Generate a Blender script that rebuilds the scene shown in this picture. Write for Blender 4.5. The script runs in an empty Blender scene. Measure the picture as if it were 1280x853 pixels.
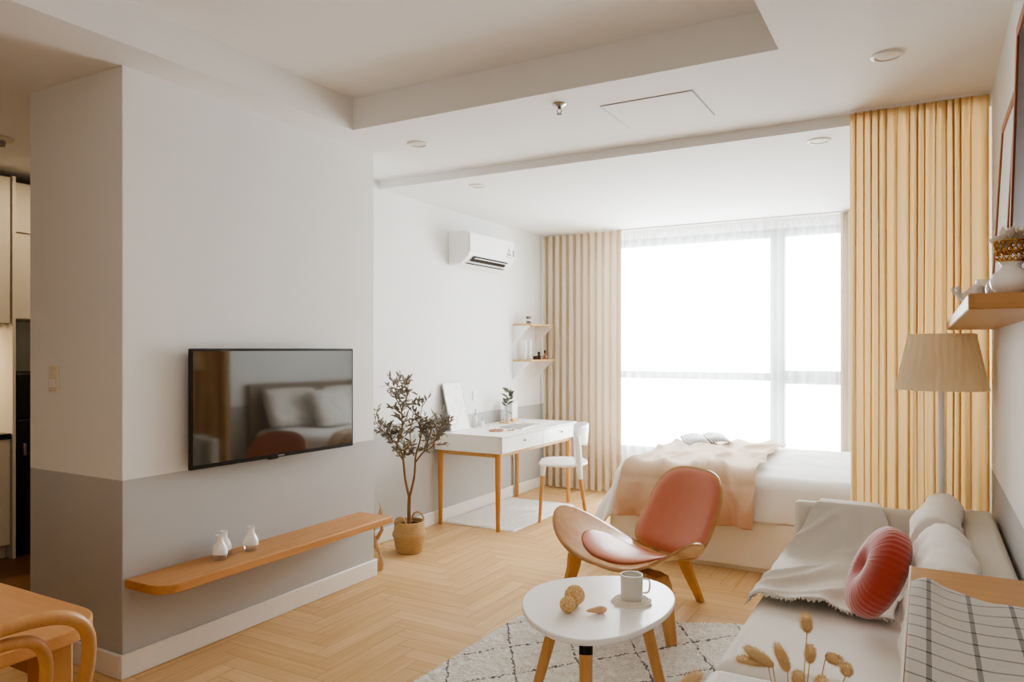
import bpy, bmesh, math, random
from mathutils import Vector, Matrix, noise
random.seed(7)
PI = math.pi
scene = bpy.context.scene
col = scene.collection

# ------------------------------------------------------------------ materials
def lin(h):
    h = h.lstrip('#')
    out = []
    for i in (0, 2, 4):
        c = int(h[i:i+2], 16) / 255
        out.append(c / 12.92 if c <= .04045 else ((c + .055) / 1.055) ** 2.4)
    return (*out, 1)

class NT:
    def __init__(self, name):
        self.m = bpy.data.materials.new(name); self.m.use_nodes = True
        self.t = self.m.node_tree; self.t.nodes.clear()
        self.out = self.n('ShaderNodeOutputMaterial')
    def n(self, typ, **kw):
        nd = self.t.nodes.new(typ)
        for k, v in kw.items(): setattr(nd, k, v)
        return nd
    def l(self, a, b): self.t.links.new(a, b)
    def math(self, op, a, b=None, clamp=False):
        nd = self.n('ShaderNodeMath', operation=op); nd.use_clamp = clamp
        for i, v in enumerate((a, b)):
            if v is None: continue
            if isinstance(v, (int, float)): nd.inputs[i].default_value = v
            else: self.l(v, nd.inputs[i])
        return nd.outputs[0]
    def mix(self, fac, a, b):
        nd = self.n('ShaderNodeMix', data_type='RGBA')
        for s, v in ((nd.inputs[0], fac), (nd.inputs[6], a), (nd.inputs[7], b)):
            if isinstance(v, (int, float, tuple)): s.default_value = v
            else: self.l(v, s)
        return nd.outputs[2]
    def obj(self, scale=(1, 1, 1), loc=(0, 0, 0), rot=(0, 0, 0)):
        tc = self.n('ShaderNodeTexCoord'); mp = self.n('ShaderNodeMapping')
        mp.inputs['Scale'].default_value = scale; mp.inputs['Location'].default_value = loc
        mp.inputs['Rotation'].default_value = rot
        self.l(tc.outputs['Object'], mp.inputs['Vector']); return mp.outputs[0]
    def noise(self, vec, scale, detail=3, rough=.55):
        nd = self.n('ShaderNodeTexNoise')
        nd.inputs['Scale'].default_value = scale; nd.inputs['Detail'].default_value = detail
        nd.inputs['Roughness'].default_value = rough
        if vec is not None: self.l(vec, nd.inputs['Vector'])
        return nd.outputs['Fac']
    def bump(self, h, strength, dist=.002):
        b = self.n('ShaderNodeBump'); b.inputs['Strength'].default_value = strength
        b.inputs['Distance'].default_value = dist; self.l(h, b.inputs['Height']); return b.outputs[0]
    def pbsdf(self, color=None, rough=.5, spec=.5, metal=0, normal=None, trans=0, sheen=0, coat=0, ior=1.45):
        p = self.n('ShaderNodeBsdfPrincipled')
        if color is not None:
            if isinstance(color, tuple): p.inputs['Base Color'].default_value = color
            else: self.l(color, p.inputs['Base Color'])
        if isinstance(rough, (int, float)): p.inputs['Roughness'].default_value = rough
        else: self.l(rough, p.inputs['Roughness'])
        p.inputs['Specular IOR Level'].default_value = spec; p.inputs['Metallic'].default_value = metal
        p.inputs['Transmission Weight'].default_value = trans; p.inputs['Sheen Weight'].default_value = sheen
        p.inputs['Coat Weight'].default_value = coat; p.inputs['IOR'].default_value = ior
        if normal is not None: self.l(normal, p.inputs['Normal'])
        return p.outputs[0]
    def done(self, s): self.l(s, self.out.inputs['Surface']); return self.m

def plain(name, hexc, rough=.5, spec=.4, metal=0, var=.04, scale=6, coat=0, bump=0, bscale=200):
    t = NT(name); c = lin(hexc)
    v = t.noise(t.obj(), scale)
    d = tuple(x * (1 - var) for x in c[:3]) + (1,); b = tuple(min(1, x * (1 + var)) for x in c[:3]) + (1,)
    nm = t.bump(t.noise(t.obj(), bscale, 2), bump) if bump else None
    return t.done(t.pbsdf(t.mix(v, d, b), rough, spec, metal, nm, coat=coat))

def wood(name, base, dark, axis='y', rough=.42, scale=1.0, spec=.35):
    t = NT(name)
    s = {'x': (1.2, 16, 16), 'y': (16, 1.2, 16), 'z': (16, 16, 1.2)}[axis]
    s = tuple(k * scale for k in s)
    v = t.obj(s)
    f = t.noise(v, 2.2, 5, .62)
    g = t.noise(t.obj(tuple(k * 6 for k in s)), 3, 2)
    k = t.math('ADD', t.math('MULTIPLY', f, 1.5), t.math('MULTIPLY', g, .35))
    k = t.math('SUBTRACT', k, .45, True)
    c = t.mix(k, lin(dark), lin(base))
    return t.done(t.pbsdf(c, rough, spec, normal=t.bump(g, .08, .001)))

def fabric(name, hexc, weave=700, var=.07, rough=.9, sheen=.25, trans=0.0, bump=.25, tcol=None):
    t = NT(name); c = lin(hexc)
    v = t.noise(t.obj(), 5, 4)
    w = t.noise(t.obj(), weave, 2)
    k = t.math('ADD', t.math('MULTIPLY', v, .6), t.math('MULTIPLY', w, .4))
    cc = t.mix(k, tuple(x * (1 - var * 2) for x in c[:3]) + (1,), tuple(min(1, x * (1 + var)) for x in c[:3]) + (1,))
    p = t.pbsdf(cc, rough, .15, normal=t.bump(w, bump, .001), sheen=sheen)
    if trans:
        tr = t.n('ShaderNodeBsdfTranslucent'); (t.l(cc, tr.inputs[0]) if tcol is None else setattr(tr.inputs[0], 'default_value', lin(tcol)))
        mx = t.n('ShaderNodeMixShader'); mx.inputs[0].default_value = trans
        t.l(p, mx.inputs[1]); t.l(tr.outputs[0], mx.inputs[2]); p = mx.outputs[0]
    return t.done(p)

def wall_mat(name, top='#ECECEA', low='#BEBDBB', split=.84):
    t = NT(name)
    g = t.n('ShaderNodeNewGeometry'); sp = t.n('ShaderNodeSeparateXYZ'); t.l(g.outputs['Position'], sp.inputs[0])
    k = t.math('LESS_THAN', sp.outputs['Z'], split)
    v = t.noise(g.outputs['Position'], 2.5)
    a = t.mix(v, lin(top), tuple(x * .97 for x in lin(top)[:3]) + (1,))
    b = t.mix(v, lin(low), tuple(x * .96 for x in lin(low)[:3]) + (1,))
    nm = t.bump(t.noise(g.outputs['Position'], 260, 2), .05, .001)
    return t.done(t.pbsdf(t.mix(k, a, b), .75, .2, normal=nm))

def glass(name, tint='#FFFFFF', gloss=.12, rough=.02):
    t = NT(name)
    tr = t.n('ShaderNodeBsdfTransparent'); tr.inputs[0].default_value = lin(tint)
    gl = t.n('ShaderNodeBsdfGlossy'); gl.inputs['Roughness'].default_value = rough
    lw = t.n('ShaderNodeLayerWeight'); lw.inputs[0].default_value = .35
    k = t.math('ADD', t.math('MULTIPLY', lw.outputs['Facing'], .55), gloss, True)
    mx = t.n('ShaderNodeMixShader'); t.l(k, mx.inputs[0]); t.l(tr.outputs[0], mx.inputs[1]); t.l(gl.outputs[0], mx.inputs[2])
    return t.done(mx.outputs[0])

def milky(name):
    t = NT(name)
    tr = t.n('ShaderNodeBsdfTransparent'); d = t.pbsdf((.92, .91, .9, 1), .12, .6)
    lw = t.n('ShaderNodeLayerWeight'); lw.inputs[0].default_value = .4
    k = t.math('ADD', t.math('MULTIPLY', lw.outputs['Facing'], .5), .3, True)
    mx = t.n('ShaderNodeMixShader'); t.l(k, mx.inputs[0]); t.l(tr.outputs[0], mx.inputs[1]); t.l(d, mx.inputs[2])
    return t.done(mx.outputs[0])

def drape_mat(name):
    t = NT(name)
    v = t.obj((1, .3, .06)); n1 = t.noise(v, 26, 3); n2 = t.noise(v, 80, 2)
    k = t.math('ADD', t.math('MULTIPLY', n1, 1.4), t.math('MULTIPLY', n2, .5)); k = t.math('SUBTRACT', k, .45, True)
    c = t.mix(k, lin('#DFD1B4'), lin('#CDB48D'))  # golden streaks put the light coming through thin folds into the colour
    w = t.noise(t.obj(), 400, 2)
    p = t.pbsdf(c, .9, .1, normal=t.bump(w, .2, .001), sheen=.2)
    tl = t.n('ShaderNodeBsdfTranslucent'); t.l(t.mix(k, lin('#DFC598'), lin('#D8A75A')), tl.inputs[0])
    mx = t.n('ShaderNodeMixShader'); t.l(t.math('ADD', t.math('MULTIPLY', k, .4), .38), mx.inputs[0])
    t.l(p, mx.inputs[1]); t.l(tl.outputs[0], mx.inputs[2]); return t.done(mx.outputs[0])

def sheer(name):
    t = NT(name)
    w = t.noise(t.obj((1, 1, .15)), 60, 2)
    tr = t.n('ShaderNodeBsdfTransparent'); tl = t.n('ShaderNodeBsdfTranslucent'); df = t.n('ShaderNodeBsdfDiffuse')
    tl.inputs[0].default_value = (.97, .97, .96, 1); df.inputs[0].default_value = (.9, .9, .89, 1)
    m1 = t.n('ShaderNodeMixShader'); m1.inputs[0].default_value = .4; t.l(tl.outputs[0], m1.inputs[1]); t.l(df.outputs[0], m1.inputs[2])
    m2 = t.n('ShaderNodeMixShader'); t.l(t.math('ADD', t.math('MULTIPLY', w, .15), .37), m2.inputs[0])
    t.l(tr.outputs[0], m2.inputs[1]); t.l(m1.outputs[0], m2.inputs[2])
    return t.done(m2.outputs[0])

def floor_mat():
    t = NT('oak herringbone')
    at = t.n('ShaderNodeAttribute', attribute_name='plank')
    sx = t.n('ShaderNodeSeparateColor'); t.l(at.outputs['Color'], sx.inputs[0])
    # grain runs along the plank: the blue channel says which way it lies
    cx = t.obj((1.6, 26, 1)); cy = t.obj((26, 1.6, 1))
    mv = t.n('ShaderNodeMix', data_type='VECTOR'); t.l(sx.outputs[2], mv.inputs[0]); t.l(cx, mv.inputs[4]); t.l(cy, mv.inputs[5])
    off = t.n('ShaderNodeVectorMath', operation='ADD'); t.l(mv.outputs[1], off.inputs[0])
    cb = t.n('ShaderNodeCombineXYZ'); t.l(t.math('MULTIPLY', sx.outputs[1], 37.0), cb.inputs[2]); t.l(cb.outputs[0], off.inputs[1])
    f = t.noise(off.outputs[0], 1.3, 5, .6)
    g = t.noise(off.outputs[0], 7, 2)
    k = t.math('ADD', t.math('MULTIPLY', f, .95), t.math('MULTIPLY', sx.outputs[0], .32))
    k = t.math('SUBTRACT', k, .14, True)
    c = t.mix(k, lin('#C39863'), lin('#EBCC9D'))
    return t.done(t.pbsdf(c, t.math('ADD', t.math('MULTIPLY', g, .12), .34), .32, normal=t.bump(g, .06, .001)))

def rug_mat():
    t = NT('cream berber pile')
    v = t.obj()
    n1 = t.noise(v, 9, 2)
    def fam(nx, ny, ph, per):
        sp = t.n('ShaderNodeSeparateXYZ'); t.l(v, sp.inputs[0])
        d = t.math('ADD', t.math('MULTIPLY', sp.outputs[0], nx), t.math('MULTIPLY', sp.outputs[1], ny))
        d = t.math('ADD', d, t.math('MULTIPLY', n1, .035))
        d = t.math('DIVIDE', t.math('SUBTRACT', d, ph + .0175), per)
        d = t.math('FRACT', t.math('ADD', d, .5))
        return t.math('MULTIPLY', t.math('ABSOLUTE', t.math('SUBTRACT', d, .5)), per)
    d = t.math('MINIMUM', fam(.839, .545, .21, .287), fam(-.777, .629, .22, .27))
    gap = t.noise(v, 55, 2)
    wd = t.math('MULTIPLY', t.math('SUBTRACT', gap, .36), .029)
    k = t.math('MULTIPLY', t.math('LESS_THAN', d, wd), .85)
    s = t.noise(v, 120, 3); s2 = t.noise(v, 24, 3)
    base = t.mix(t.math('SUBTRACT', t.math('ADD', t.math('MULTIPLY', s, 1.5), t.math('MULTIPLY', s2, .9)), .55, True), lin('#BBAE9C'), lin('#FFFCF4'))
    c = t.mix(k, base, lin('#4A4543'))
    return t.done(t.pbsdf(c, .95, .1, normal=t.bump(s, .5, .005), sheen=.3))

def plaid_mat():
    t = NT('plaid cloth')
    tc = t.n('ShaderNodeUVMap'); sp = t.n('ShaderNodeSeparateXYZ'); t.l(tc.outputs[0], sp.inputs[0])
    def stripe(c, ph, per, w):
        d = t.math('FRACT', t.math('ADD', t.math('DIVIDE', t.math('SUBTRACT', c, ph), per), .5))
        d = t.math('MULTIPLY', t.math('ABSOLUTE', t.math('SUBTRACT', d, .5)), per)
        return t.math('LESS_THAN', d, w)
    a = t.math('MULTIPLY', stripe(sp.outputs[0], .002, .0745, .0042), .6)
    b = t.math('MULTIPLY', stripe(sp.outputs[1], .145, .0605, .0031), .6)
    k = t.math('ADD', a, b, True)
    w = t.noise(t.obj(), 500, 2)
    c = t.mix(w, lin('#B5AEA6'), lin('#CFC8BF'))
    c = t.mix(k, c, lin('#3A3634'))
    return t.done(t.pbsdf(c, .9, .1, normal=t.bump(w, .3, .001), sheen=.2))

def shade_mat():
    t = NT('pleated lampshade cloth')
    c = t.mix(t.noise(t.obj((1, 1, .1)), 45, 3), lin('#EBDCBB'), lin('#F8EEDA'))
    d = t.pbsdf(c, .85, .1); tr = t.n('ShaderNodeBsdfTranslucent'); t.l(c, tr.inputs[0])
    mx = t.n('ShaderNodeMixShader'); mx.inputs[0].default_value = .35
    t.l(d, mx.inputs[1]); t.l(tr.outputs[0], mx.inputs[2]); return t.done(mx.outputs[0])

def basket_mat():
    t = NT('woven seagrass')
    wv = t.n('ShaderNodeTexWave', wave_type='BANDS', bands_direction='Z'); t.l(t.obj(), wv.inputs['Vector'])
    wv.inputs['Scale'].default_value = 28; wv.inputs['Distortion'].default_value = 3; wv.inputs['Detail'].default_value = 3
    wv.inputs['Detail Scale'].default_value = 6
    k = t.math('ADD', t.math('MULTIPLY', wv.outputs['Fac'], .6), t.math('MULTIPLY', t.noise(t.obj(), 90, 3), .5), True)
    return t.done(t.pbsdf(t.mix(k, lin('#A98558'), lin('#E2C193')), .8, .2, normal=t.bump(wv.outputs['Fac'], .8, .004)))

def rattan_mat():
    t = NT('rattan ball')
    vo = t.n('ShaderNodeTexVoronoi', feature='DISTANCE_TO_EDGE'); t.l(t.obj(), vo.inputs['Vector']); vo.inputs['Scale'].default_value = 110
    k = t.math('LESS_THAN', vo.outputs[0], .12)
    return t.done(t.pbsdf(t.mix(k, lin('#DDB27A'), lin('#F0D5A6')), .7, .2, normal=t.bump(vo.outputs[0], .8, .003)))

def blanket_mat():
    t = NT('blush throw')
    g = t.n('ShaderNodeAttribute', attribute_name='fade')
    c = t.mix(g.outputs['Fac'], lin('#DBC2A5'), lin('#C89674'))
    w = t.noise(t.obj(), 300, 3)
    c2 = t.mix(w, c, lin('#F0E0CE'))
    cc = t.mix(.28, c, c2)
    return t.done(t.pbsdf(cc, .92, .1, normal=t.bump(w, .3, .002), sheen=.4))

def picture_mat():
    t = NT('pale botanical print')
    n = t.noise(t.obj((1, 1, .7)), 16, 4)
    k = t.math('MULTIPLY', t.math('SUBTRACT', n, .5, True), 2.2, True)
    return t.done(t.pbsdf(t.mix(k, lin('#F4F2EF'), lin('#B9B4B1')), .4, .4))

def newsprint_mat():
    t = NT('printed page')
    wv = t.n('ShaderNodeTexWave', wave_type='BANDS', bands_direction='X'); t.l(t.obj(), wv.inputs['Vector'])
    wv.inputs['Scale'].default_value = 14
    blk = t.math('GREATER_THAN', t.noise(t.obj(), 9, 1), .5)
    k = t.math('MULTIPLY', wv.outputs['Fac'], t.math('ADD', t.math('MULTIPLY', blk, .5), .2))
    return t.done(t.pbsdf(t.mix(k, lin('#D6D4D0'), lin('#3E3C3A')), .6, .2))

M = dict(
    wall=wall_mat('painted wall'), backwall=plain('bounce dimming brown wall', '#8B7963', .7, .2), ceil=plain('ceiling paint', '#EEEDEB', .85, .15, var=.015),
    trim=plain('white trim paint', '#E9E6E0', .45, .4, var=.02),
    floor=floor_mat(), floorgap=plain('floor joint', '#96754F', .7, .2),
    kfloor=wood('dark kitchen floor', '#7A5436', '#4F3421', 'y'),
    oak_y=wood('oak along y', '#DAA774', '#BE8751', 'y'), oak_x=wood('oak along x', '#CB9C6A', '#B58958', 'x'),
    oak_z=wood('oak upright', '#C48A52', '#A0662F', 'z'),
    pale_y=wood('pale oak along y', '#D9B588', '#C49A66', 'y'), pale_x=wood('pale oak along x', '#D9B588', '#C49A66', 'x'),
    pale_z=wood('pale oak upright', '#D3A36C', '#BE8850', 'z'),
    table=wood('dining beech', '#E0A973', '#CF9560', 'x', .4), bent=wood('bent beech', '#DDAD78', '#C48C56', 'z', .35, .7),
    veneer=wood('shell veneer', '#D3A271', '#B08150', 'x', .2, .9, .6),
    veneer_leg=wood('laminated leg', '#DDAE78', '#C08E54', 'z', .35),
    white_lac=plain('white lacquer', '#F2F0ED', .3, .5, var=.01), white_pl=plain('white plastic', '#F1F0EE', .35, .5, var=.01),
    white_tab=plain('white table top', '#FBFAF9', .28, .5, var=.01), ceramic=plain('grey white ceramic', '#D8D3CC', .35, .5, var=.02),
    gloss_white=plain('glossy white ceramic', '#FBFAF8', .15, .6, var=.01),
    leather=plain('tan leather', '#C5785A', .33, .5, var=.06, scale=20, bump=.15, bscale=320),
    black=plain('black plastic', '#17130F', .35, .5, var=.02), blackmetal=plain('black metal', '#1C1A18', .4, .5, .4),
    steel=plain('brushed steel', '#A9A49C', .3, .5, .9), chrome=plain('grey metal', '#7C7872', .35, .5, .8),
    gold=plain('gold', '#C99A4B', .25, .5, .9), grey_lamp=plain('light grey metal', '#EDEDF0', .4, .5),
    beige=fabric('beige drape', '#DECFBA', 500, trans=.08), yellow=drape_mat('cream linen drape'),
    sheer=sheer('white voile'), linen=fabric('sofa linen', '#E4DDD0', 600), linen2=fabric('cushion linen', '#F0EBE3', 600),
    throw=fabric('stone throw', '#DCD7CE', 350, bump=.5), duvet=fabric('white bedding', '#F8F6F3', 160, .03, bump=.35),
    pillow=fabric('white pillow cotton', '#E9E5DE', 500, .03), blush=blanket_mat(),
    rust=fabric('rust velvet', '#B54838', 300, .16, .7, .8), bedbase=plain('bed base lacquer', '#F6F0E4', .5, .3, var=.02),
    headboard=fabric('headboard cloth', '#9C8D7C', 500), rug=rug_mat(), whitefur=fabric('white shag', '#F1EEE9', 90, .05, bump=1),
    plaid=plaid_mat(), shade=shade_mat(), basket=basket_mat(), rattan=rattan_mat(),
    bark=plain('bark', '#8A6A4B', .85, .2, var=.2, scale=40, bump=.4), leaf=plain('olive leaf', '#8A8375', .6, .3, var=.25, scale=30),
    leaf2=plain('dusty green leaf', '#5D6350', .5, .4, var=.2, scale=30), soil=plain('soil', '#4A3828', .95, .1),
    glass=glass('clear glass'), winglass=glass('window glass', '#FFFFFF', .0, .0), frost=milky('hazy glass'),
    winframe=plain('grey window frame', '#45433F', .5, .4), seashell=plain('peach shell', '#E8C19C', .5, .4, var=.12, scale=80, bump=.5),
    crochet=fabric('crochet cotton', '#F1EADD', 140, .12, bump=1), print_=picture_mat(), news=newsprint_mat(),
    dark_art=plain('dark canvas', '#3A1D12', .6, .3, var=.3, scale=3), redwood=wood('red brown frame wood', '#B4785A', '#96593C', 'z'),
    tail=plain('bunny tail fluff', '#F2D8AE', .95, .1, var=.15, scale=60, bump=1, bscale=500), straw=plain('dry straw', '#D3B88C', .9, .1),
    petal=fabric('dried petal', '#F1E8DC', 200, trans=.4), cab=plain('kitchen white laminate', '#CFC7BB', .45, .4), bsplash=plain('kitchen backsplash', '#E2D8C8', .5, .3),
    counter=plain('black stone', '#1A1714', .2, .5), amber=glass('amber perfume', '#D9924F', .25), darkglass=plain('dark bottle', '#3C3632', .2, .5),
    drift=wood('driftwood', '#D2B088', '#A88258', 'z', .8), switch=plain('cream switch', '#E3D9C4', .4, .4, var=.01),
    paper=plain('paper', '#E9E7E3', .6, .2, var=.02), greypaper=plain('grey cover', '#9F9C98', .5, .3, var=.03),
    rose=plain('rose gold', '#C08F6F', .3, .5, .8), lightdisc=plain('frosted diffuser', '#E2DCD3', .6, .3, var=.01),
    ottoman=fabric('pale ottoman linen', '#F2EFEA', 600), mark=plain('printed grey', '#8F8B88', .6, .2))
def tvglass():
    t = NT('television screen')
    return t.done(t.pbsdf((.03, .025, .02, 1), .05, .5, ior=2.35))
M['screen'] = tvglass()

# ------------------------------------------------------------------ mesh builder
class MB:
    def __init__(s): s.v = []; s.f = []; s.uv = None
    def add(s, vs, fs):
        o = len(s.v); s.v += [Vector(p) for p in vs]; s.f += [[i + o for i in f] for f in fs]; return s
    def box(s, x0, x1, y0, y1, z0, z1, m=None):
        vs = [Vector((x, y, z)) for z in (z0, z1) for y in (y0, y1) for x in (x0, x1)]
        if m is not None: vs = [m @ p for p in vs]
        return s.add(vs, [(0, 2, 3, 1), (4, 5, 7, 6), (0, 1, 5, 4), (2, 6, 7, 3), (0, 4, 6, 2), (1, 3, 7, 5)])
    def lathe(s, prof, n=28, c=(0, 0, 0), m=None, cap=(True, True)):
        vs = []
        for r, z in prof:
            for i in range(n):
                a = 2 * PI * i / n; p = Vector((r * math.cos(a), r * math.sin(a), z))
                vs.append((m @ p if m is not None else p) + Vector(c))
        fs = []
        for k in range(len(prof) - 1):
            for i in range(n):
                j = (i + 1) % n; fs.append((k * n + i, k * n + j, (k + 1) * n + j, (k + 1) * n + i))
        if cap[0]: fs.append(tuple(range(n))[::-1])
        if cap[1]: fs.append(tuple((len(prof) - 1) * n + i for i in range(n)))
        return s.add(vs, fs)
    def tube(s, path, rad, n=10, flat=None, cap=True):
        path = [Vector(p) for p in path]; N = len(path)
        if not hasattr(rad, '__len__'): rad = [rad] * N
        vs = []; up = None
        for i, p in enumerate(path):
            t = (path[min(i + 1, N - 1)] - path[max(i - 1, 0)]).normalized()
            if up is None: up = t.orthogonal().normalized()
            up = (up - t * up.dot(t)).normalized(); b = t.cross(up)
            for k in range(n):
                a = 2 * PI * k / n
                vs.append(p + up * math.cos(a) * rad[i] + b * math.sin(a) * rad[i])
        fs = [(i * n + k, i * n + (k + 1) % n, (i + 1) * n + (k + 1) % n, (i + 1) * n + k) for i in range(N - 1) for k in range(n)]
        if cap: fs += [tuple(range(n))[::-1], tuple((N - 1) * n + k for k in range(n))]
        return s.add(vs, fs)
    def rail(s, path, wvec, widths, thick):
        """rectangular laminated strip swept along path; wvec = width direction"""
        path = [Vector(p) for p in path]; N = len(path); w = Vector(wvec).normalized(); vs = []
        for i, p in enumerate(path):
            t = (path[min(i + 1, N - 1)] - path[max(i - 1, 0)]).normalized(); nn = t.cross(w).normalized()
            a = widths[i] / 2 if hasattr(widths, '__len__') else widths / 2
            h = thick / 2
            vs += [p + w * a + nn * h, p - w * a + nn * h, p - w * a - nn * h, p + w * a - nn * h]
        fs = [(i * 4 + k, i * 4 + (k + 1) % 4, i * 4 + 4 + (k + 1) % 4, i * 4 + 4 + k) for i in range(N - 1) for k in range(4)]
        fs += [(3, 2, 1, 0), tuple(N * 4 - 4 + k for k in range(4))]
        return s.add(vs, fs)
    def prism(s, out, z0, z1, m=None):
        n = len(out); vs = [Vector((x, y, z0)) for x, y in out] + [Vector((x, y, z1)) for x, y in out]
        if m is not None: vs = [m @ p for p in vs]
        return s.add(vs, [tuple(range(n))[::-1], tuple(range(n, 2 * n))] + [(i, (i + 1) % n, n + (i + 1) % n, n + i) for i in range(n)])
    def grid(s, fn, nu, nv, closed=False):
        o = len(s.v)
        vs = [fn(i / nu, j / nv) for j in range(nv + 1) for i in range(nu + 1)]
        fs = [(j * (nu + 1) + i, j * (nu + 1) + i + 1, (j + 1) * (nu + 1) + i + 1, (j + 1) * (nu + 1) + i) for j in range(nv) for i in range(nu)]
        return s.add(vs, fs)
    def ball(s, c, r, n=16, m=None, seed=0):
        pr = [(math.sin(PI * k / n), -math.cos(PI * k / n)) for k in range(n + 1)]
        if not hasattr(r, '__len__'): r = (r, r, r)
        mm = Matrix.Diagonal((*r, 1)) if m is None else m @ Matrix.Diagonal((*r, 1))
        return s.lathe([(max(a, 1e-4), b) for a, b in pr], n * 2, c, mm)
    def build(s, name, mat, parent=None, loc=(0, 0, 0), smooth=True, bevel=0, seg=2, sub=0, solid=0, ang=35, rotz=0, fn=None):
        me = bpy.data.meshes.new(name)
        me.from_pydata([tuple(p) for p in s.v], [], s.f); me.update()
        bm = bmesh.new(); bm.from_mesh(me); bmesh.ops.recalc_face_normals(bm, faces=bm.faces); bm.to_mesh(me); bm.free()
        o = bpy.data.objects.new(name, me); col.objects.link(o)
        o.location = loc; o.rotation_euler = (0, 0, rotz)
        me.materials.append(M[mat] if isinstance(mat, str) else mat)
        if parent: o.parent = parent
        if smooth:
            me.polygons.foreach_set('use_smooth', [True] * len(me.polygons)); me.set_sharp_from_angle(angle=math.radians(ang))
        if solid:
            md = o.modifiers.new('Solidify', 'SOLIDIFY'); md.thickness = solid; md.offset = 0
        if bevel:
            md = o.modifiers.new('Bevel', 'BEVEL'); md.width = bevel; md.segments = seg; md.limit_method = 'ANGLE'; md.angle_limit = math.radians(40)
        if sub:
            md = o.modifiers.new('Subdivision', 'SUBSURF'); md.levels = sub; md.render_levels = sub
        return o

def tag(o, label=None, cat=None, group=None, kind=None):
    if label: o['label'] = label
    if cat: o['category'] = cat
    if group: o['group'] = group
    if kind: o['kind'] = kind
    return o
def thing(name, label, cat, loc=(0, 0, 0), rotz=0, group=None):
    o = bpy.data.objects.new(name, None); col.objects.link(o); o.location = loc; o.rotation_euler = (0, 0, rotz)
    o.empty_display_size = .1
    return tag(o, label, cat, group)
def struct(o): o['kind'] = 'structure'; return o
def B(*a): return MB().box(*a)
def rz_of(fx, fy): return math.atan2(fy, fx) - PI / 2
def squircle(a, b, e=4, n=40):
    out = []
    for i in range(n):
        t = 2 * PI * i / n; c, s_ = math.cos(t), math.sin(t)
        out.append((a * math.copysign(abs(c) ** (2 / e), c), b * math.copysign(abs(s_) ** (2 / e), s_)))
    return out
def nz(x, y, z=0): return noise.noise(Vector((x, y, z)))
def copy_tree(o, parent=None):
    c = o.copy(); col.objects.link(c)
    if parent: c.parent = parent
    for ch in list(o.children): copy_tree(ch, c)
    return c

# ------------------------------------------------------------------ camera
TH = math.radians(29.4); F = 922.0; CAMZ = 1.40
cam_d = bpy.data.cameras.new('camera'); cam = bpy.data.objects.new('camera', cam_d); col.objects.link(cam)
cam.location = (0, 0, CAMZ); cam.rotation_euler = (PI / 2, 0, TH)
cam_d.sensor_fit = 'HORIZONTAL'; cam_d.sensor_width = 36; cam_d.lens = 36 * F / 1280
cam_d.shift_y = (436 - 426.5) / 1280; cam_d.clip_start = .05
scene.camera = cam

# ------------------------------------------------------------------ room shell
XL, XR, XP = -3.43, .26, -2.97           # bedroom wall, right wall, television wall
YP0, YP1, YB = 1.91, 3.54, 6.85          # pillar start, end, window wall
H, HB = 2.60, 2.545
XK, YF = -5.95, -2.0
def floor():
    L, n = .552, 6; W = L / n
    bm = bmesh.new(); cl = bm.loops.layers.color.new('plank')
    x0, x1, y0, y1 = -3.69, XR + .05, YF - .05, YB + .05
    px, py = .03, .01
    def plank(ax, ay, bx, by, hor):
        ax, bx = -bx + px, -ax + px
        ay += py; by += py
        if bx < x0 or ax > x1 or by < y0 or ay > y1: return
        g = .0009
        ax, bx, ay, by = max(ax + g, x0), min(bx - g, x1), max(ay + g, y0), min(by - g, y1)
        if bx - ax < .002 or by - ay < .002: return
        f = bm.faces.new([bm.verts.new(p) for p in ((ax, ay, 0), (bx, ay, 0), (bx, by, 0), (ax, by, 0))])
        c = (random.random(), random.random(), 0.0 if hor else 1.0, 1)
        for lp in f.loops: lp[cl] = c
    R = range(-90, 110)
    for j in R:
        for m in range(-9, 10):
            a = j + 2 * n * m
            plank(a * W, j * W, (a + n) * W, (j + 1) * W, True)
            b = j - 2 * n + 1 + 2 * n * m
            plank(j * W, b * W, (j + 1) * W, (b + n) * W, False)
    z = -.0015
    f = bm.faces.new([bm.verts.new(p) for p in ((x0, y0, z), (x1, y0, z), (x1, y1, z), (x0, y1, z))]); f.material_index = 1
    f2 = bm.faces.new([bm.verts.new(p) for p in ((x0, y0, -.08), (x0, y1, -.08), (x1, y1, -.08), (x1, y0, -.08))]); f2.material_index = 1
    me = bpy.data.meshes.new('floor'); bm.to_mesh(me); bm.free()
    me.materials.append(M['floor']); me.materials.append(M['floorgap'])
    o = bpy.data.objects.new('floor', me); col.objects.link(o); struct(o)
floor()
struct(B(XK - .1, -3.69, YF - .05, YP1, -.08, 0).build('floor_kitchen', 'kfloor', smooth=False))
# ceiling with its recessed tray, lower over the bed
TX0, TX1, TY0, TY1, TZ = -2.75, -.52, -.6, 3.10, 2.772
c = MB()
c.box(XK - .1, TX0, YF - .1, 4.148, H, 2.95); c.box(TX1, XR + .1, YF - .1, 4.148, H, 2.95)
c.box(TX0, TX1, YF - .1, TY0, H, 2.95); c.box(TX0, TX1, TY1, 4.148, H, 2.95); c.box(TX0, TX1, TY0, TY1, TZ, 2.95)
c.box(XL - .1, XR + .1, 4.148, YB + .3, HB, 2.95)
struct(c.build('ceiling', 'ceil', smooth=False))
struct(B(XL - .12, XL, YP1, YB + .2, 0, 2.7).build('wall_left', 'wall', smooth=False))
struct(B(XR, XR + .12, YF - .1, YB + .2, 0, 2.7).build('wall_right', 'wall', smooth=False))
struct(B(-3.68, XP, YP0, YP1, 0, H + .05).build('wall_television', 'wall', smooth=False, bevel=.004))
struct(B(XK - .1, XR + .1, YF - .12, YF, 0, 2.7).build('wall_front', 'backwall', smooth=False))  # unseen wall coloured brown to dim the light bounced onto the pillar
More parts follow.
